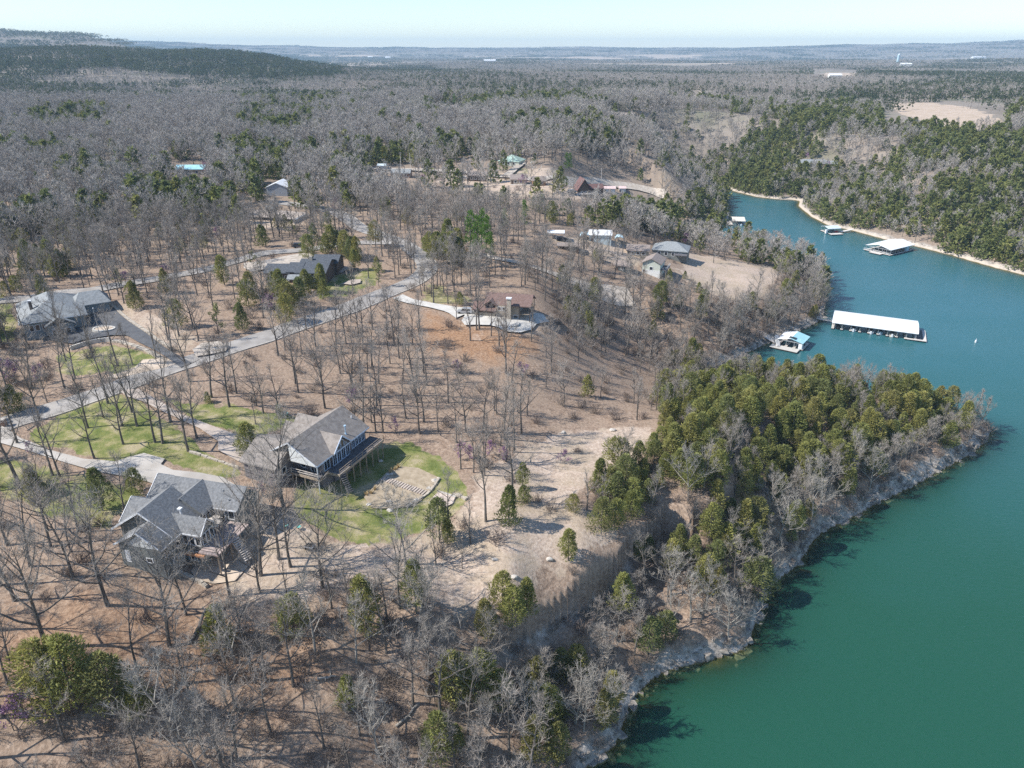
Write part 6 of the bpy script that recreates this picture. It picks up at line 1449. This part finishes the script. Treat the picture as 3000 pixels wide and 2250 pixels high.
u01 = rng.random(len(cx)); A_ = CELL * CELL
is_b = u01 < db_ * A_; is_e = (~is_b) & (u01 < (db_ + de_) * A_)
rr_ = np.hypot(cx, cy)
hb = rng.uniform(9.5, 15.5, len(cx)); he = rng.uniform(4.5, 10, len(cx))
pu, pv = proj(cx, cy, cz)
hillr = (pu > 1950) & (pv < 860)
hb[hillr] *= .75; he[hillr] *= .85
pen = (cx > 5) & (cy < 215) & (cx < 140); hb[pen] *= .74; he[pen] *= .95
for P in SHORT:
    q = pxin(pu, pv, P); hb[q] *= .5; he[q] *= .65
nearbl = seg_dist(cx, cy, BLW, False) < 2.8; is_b &= ~nearbl; is_e &= ~nearbl
slantr = np.sqrt(rr_ ** 2 + (CAM_Z - cz) ** 2)
inframe = (pu > -60) & (pu < 3060) & (pv > 100) & (pv < 2420)
def pick(mask, h, n):
    i = np.where(mask & inframe)[0]; i = i[np.argsort(-(h[i] / slantr[i]))]
    return i[:n]
nb0 = sum(1 for p in PLACED if p[1] in ('bare', 'big', 'pale', 'sapling')); nc0 = sum(1 for p in PLACED if p[1] == 'cedar')
sel_b = pick(is_b, hb, 298 - nb0); sel_e = pick(is_e, he, 298 - nc0)
for i in sel_b:
    kd = 'bare' if hb[i] > 9 else 'sapling'
    if pen[i] and random.random() < .4 or (cy[i] < 110 and cz[i] < 19 and random.random() < .35): kd = 'pale'
    stand(kd, cx[i], cy[i], cz[i], hb[i], wide=random.uniform(.85, 1.15))
for i in sel_e: stand('cedar', cx[i], cy[i], cz[i], he[i], wide=random.uniform(.9, 1.2))
rest_b = is_b.copy(); rest_b[sel_b] = False; rest_e = is_e.copy(); rest_e[sel_e] = False
def put(mask, near, name, h, baseh, meshes, label, cat, wmin, wmax):
    i = np.where(mask & near)[0]
    if not len(i): return
    s = h[i] / baseh; w = s * rng.uniform(wmin, wmax, len(i))
    scatter(name, np.c_[cx[i], cy[i], cz[i] - .1], rng.uniform(0, 6.28, len(i)), np.c_[w, w, s], rng.integers(0, len(meshes), len(i)), meshes, label, cat)
N1 = rr_ < 330
put(rest_b, N1, 'bare_woodland', hb, 14, NEARBARE, 'thinner leafless trees filling the near woods', 'woodland', .85, 1.15)
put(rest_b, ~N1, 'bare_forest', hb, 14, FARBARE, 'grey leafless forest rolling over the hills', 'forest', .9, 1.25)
put(rest_e, N1, 'cedar_woodland', he, 8.5, NEARCEDAR, 'smaller cedars among the near woods', 'woodland', .9, 1.2)
put(rest_e, ~N1, 'cedar_forest', he * 1.4, 9, FARCEDAR, 'dark green cedars through the far woods', 'forest', .95, 1.3)
# brush
bx, by = np.meshgrid(np.arange(-330, 330, 3.2), np.arange(35, 430, 3.2))
bx = bx.ravel() + rng.uniform(-1.5, 1.5, bx.size); by = by.ravel() + rng.uniform(-1.5, 1.5, by.size)
k = (np.abs(np.arctan2(bx, by)) < R(47)); bx, by = bx[k], by[k]; bz = height(bx, by)
k = bz > .5; bx, by, bz = bx[k], by[k], bz[k]
_, _, dbr = cover_at(bx, by, bz)
ds = seg_dist(bx, by, SHP); dbr[seg_dist(bx, by, BLW, False) < 9] *= .7; rim = (ds > .8) & (ds < 15) & (by < 330); dbr[rim] = np.maximum(dbr[rim], .085)
k = rng.random(len(bx)) < dbr * 10.24; bx, by, bz = bx[k], by[k], bz[k]
s = rng.uniform(.6, 1.45, len(bx))
scatter('undergrowth', np.c_[bx, by, bz], rng.uniform(0, 6.28, len(bx)), np.c_[s, s, s * rng.uniform(.7, 1.1, len(bx))], rng.integers(0, 3, len(bx)), BRUSHES, 'grey leafless brush under and between the trees', 'brush')
# broken ledge stone along the banks
ROCKS = []
for k in range(3):
    r_ = random.Random(400 + k); mb = MB(); n = 7; ring = [(math.cos(6.28*i/n + r_.uniform(-.3,.3)) * r_.uniform(.7,1.2), math.sin(6.28*i/n + r_.uniform(-.3,.3)) * r_.uniform(.5,.9)) for i in range(n)]
    mb.prism([(x, y, -.35) for x, y in ring], [(x * .9 + .1, y * .9, .25 + r_.uniform(-.08,.08)) for x, y in ring]); me_ = mb.mesh('ledge_stone'); me_.materials.append(ROCK); ROCKS.append(me_)
pp = []
for i in range(len(SH)):
    a, b = SHP[i], SHP[(i + 1) % len(SH)]; L_ = np.hypot(*(b - a)); T_ = (b - a) / L_; nn = np.array([-T_[1], T_[0]])
    if SH[i, 2] < .24 or a[1] > 330 or a[1] < 50: continue
    for _ in range(int(L_ * 2.6)):
        q_ = a + T_ * rng.uniform(0, L_) + nn * (rng.normal(.0, .9)); pp.append(q_)
pp = np.array(pp); pz = height(pp[:, 0], pp[:, 1]); k = (pz > -1.0) & (pz < 4.0); pp, pz = pp[k], pz[k]
s = rng.gamma(2.0, .2, len(pp)) + .2
scatter('rock_rubble', np.c_[pp, pz], rng.uniform(0, 6.28, len(pp)), np.c_[s, s, s * rng.uniform(.6, 1.2, len(pp))], rng.integers(0, 3, len(pp)), ROCKS, 'broken limestone slabs along the waterline', 'rocks')
# far woods as patches
def patches(name, r0, r1, step, scale, label):
    m = r1 * .75
    X, Y = np.meshgrid(np.arange(-m, m, step), np.arange(0, r1, step))
    X = X.ravel() + rng.uniform(-.35, .35, X.size) * step; Y = Y.ravel() + rng.uniform(-.35, .35, Y.size) * step
    r = np.hypot(X, Y); k = (r > r0) & (r < r1) & (np.abs(np.arctan2(X, Y)) < R(43)); X, Y = X[k], Y[k]
    Z = height(X, Y); u, v = proj(X, Y, Z)
    n1 = fbm(X / 220, Y / 220, 191, 3); _, vt = proj(X, Y, Z + 7)
    ev = np.clip(.16 + (n1 - .52) * 2.6, 0, .85)
    for P, s_ in EVER:
        q = pxin(u, vt, P); ev[q] = np.clip(s_ + (n1[q] - .5) * 1.2, .03, .97)
    keep = np.ones(len(X), bool)
    for P in CLEARPX: keep &= ~pxin(u, v, P)
    fr = np.hypot(X, Y); keep &= ~((fr > 2300) & (fbm(X / 700, Y / 260, 77, 3) > .62) & (fr < 7600) & (Z < 72))
    X, Y, Z, ev = X[keep], Y[keep], Z[keep], ev[keep]
    var = np.digitize(ev, [.06, .18, .45, .75])
    s_ = np.full(len(X), scale)
    scatter(name, np.c_[X, Y, Z - .5], rng.integers(0, 4, len(X)) * 1.5708, np.c_[s_, s_, rng.uniform(.85, 1.1, len(X))], var, PATCHES, label, 'forest')
patches('distant_forest', 872, 3300, 46, 1.0, 'unbroken grey and green woods towards the horizon')
patches('horizon_forest', 3280, 9600, 120, 2.2, 'hazy woods on the plain and hills at the horizon')

# labels: each tree by its looks and its rank from a landmark
LAND = [('the tan decked house', *at(950,1330,26)), ('the grey gabled house', *at(520,1560,24)), ('the hip roofed house', *at(150,950,31)), ('the dark roofed house', *at(870,780,33)),
        ('the red brown roofed house', *at(1470,920,27)), ('the rocky tip of the peninsula', *at(2850,1290,1)), ('the bluff edge', *at(1760,1610,20)), ('the head of the narrow cove', *at(1990,1100,2)),
        ('the stone steps', *at(1190,1430,21)), ('the brown field by the lake', *at(2150,820,13)), ('the long covered dock', *at(2420,935,0)), ('the log on the leaf strewn slope', *at(570,1830,20)),
        ('the white steel barn', *at(815,560,36)), ('the steep gabled cabin', *at(1720,550,32)), ('the gravel heap', *at(620,1025,29)), ('the rocky shore below the bluff', *at(2200,1850,0)), ('the two bright pines', *at(1410,760,30)),
        ('the lane by the dense woods', *at(400,835,32)), ('the asphalt driveway', *at(450,1000,29)), ('the road bend', *at(1240,790,30)), ('the brushy ravine at the lake', *at(1200,2150,8))]
ranks = {}
word = {'bare': 'leafless tree', 'big': 'broad crowned leafless oak', 'pale': 'pale limbed leafless tree', 'sapling': 'slender leafless sapling', 'cedar': 'cedar', 'pine': 'bright green pine', 'bud': 'yellow green budding tree', 'redbud': 'purple flowering redbud'}
for o, kind, h, x, y, z in PLACED:
    d, nm = min((math.hypot(x - a, y - b), n) for n, a, b in LAND)
    ranks.setdefault((kind, nm), []).append((d, o, h))
gl = {'bare': 'leafless trees', 'big': 'leafless trees', 'pale': 'leafless trees', 'sapling': 'leafless trees', 'cedar': 'cedars', 'pine': 'bright green pines', 'bud': 'budding trees', 'redbud': 'flowering redbuds'}
for (kind, nm), L_ in ranks.items():
    L_.sort(key=lambda t: t[0])
    mh = sorted(t[2] for t in L_)[len(L_) // 2]
    for i, (d, o, h) in enumerate(L_):
        size = ('tall ' if h > mh * 1.12 else 'short ' if h < mh * .88 else '') if kind != 'big' else ''
        tag(o, f'{size}{word[kind]}, {ordinal(i + 1)}closest to {nm}', 'tree', gl[kind] + ' round ' + nm)

# ------------------------------------------------------------------ haze: one even body of air round the whole place
hm = bpy.data.materials.new('haze'); hm.use_nodes = True; nt = hm.node_tree
for n in list(nt.nodes):
    if n.type == 'BSDF_PRINCIPLED': nt.nodes.remove(n)
pv = nt.nodes.new('ShaderNodeVolumePrincipled'); pv.inputs['Color'].default_value = (.56, .79, 1.0, 1)
pv.inputs['Density'].default_value = 1.0e-4; pv.inputs['Anisotropy'].default_value = 0
nt.links.new(pv.outputs[0], nt.nodes['Material Output'].inputs['Volume'])
mb = MB(); mb.box(lambda x, y, z: (x, y, z), -13600, 13600, -13600, 13600, -12, 290)
o = solo('haze', mb, hm, 'thin blue haze over the far hills', 'haze', kind='stuff')
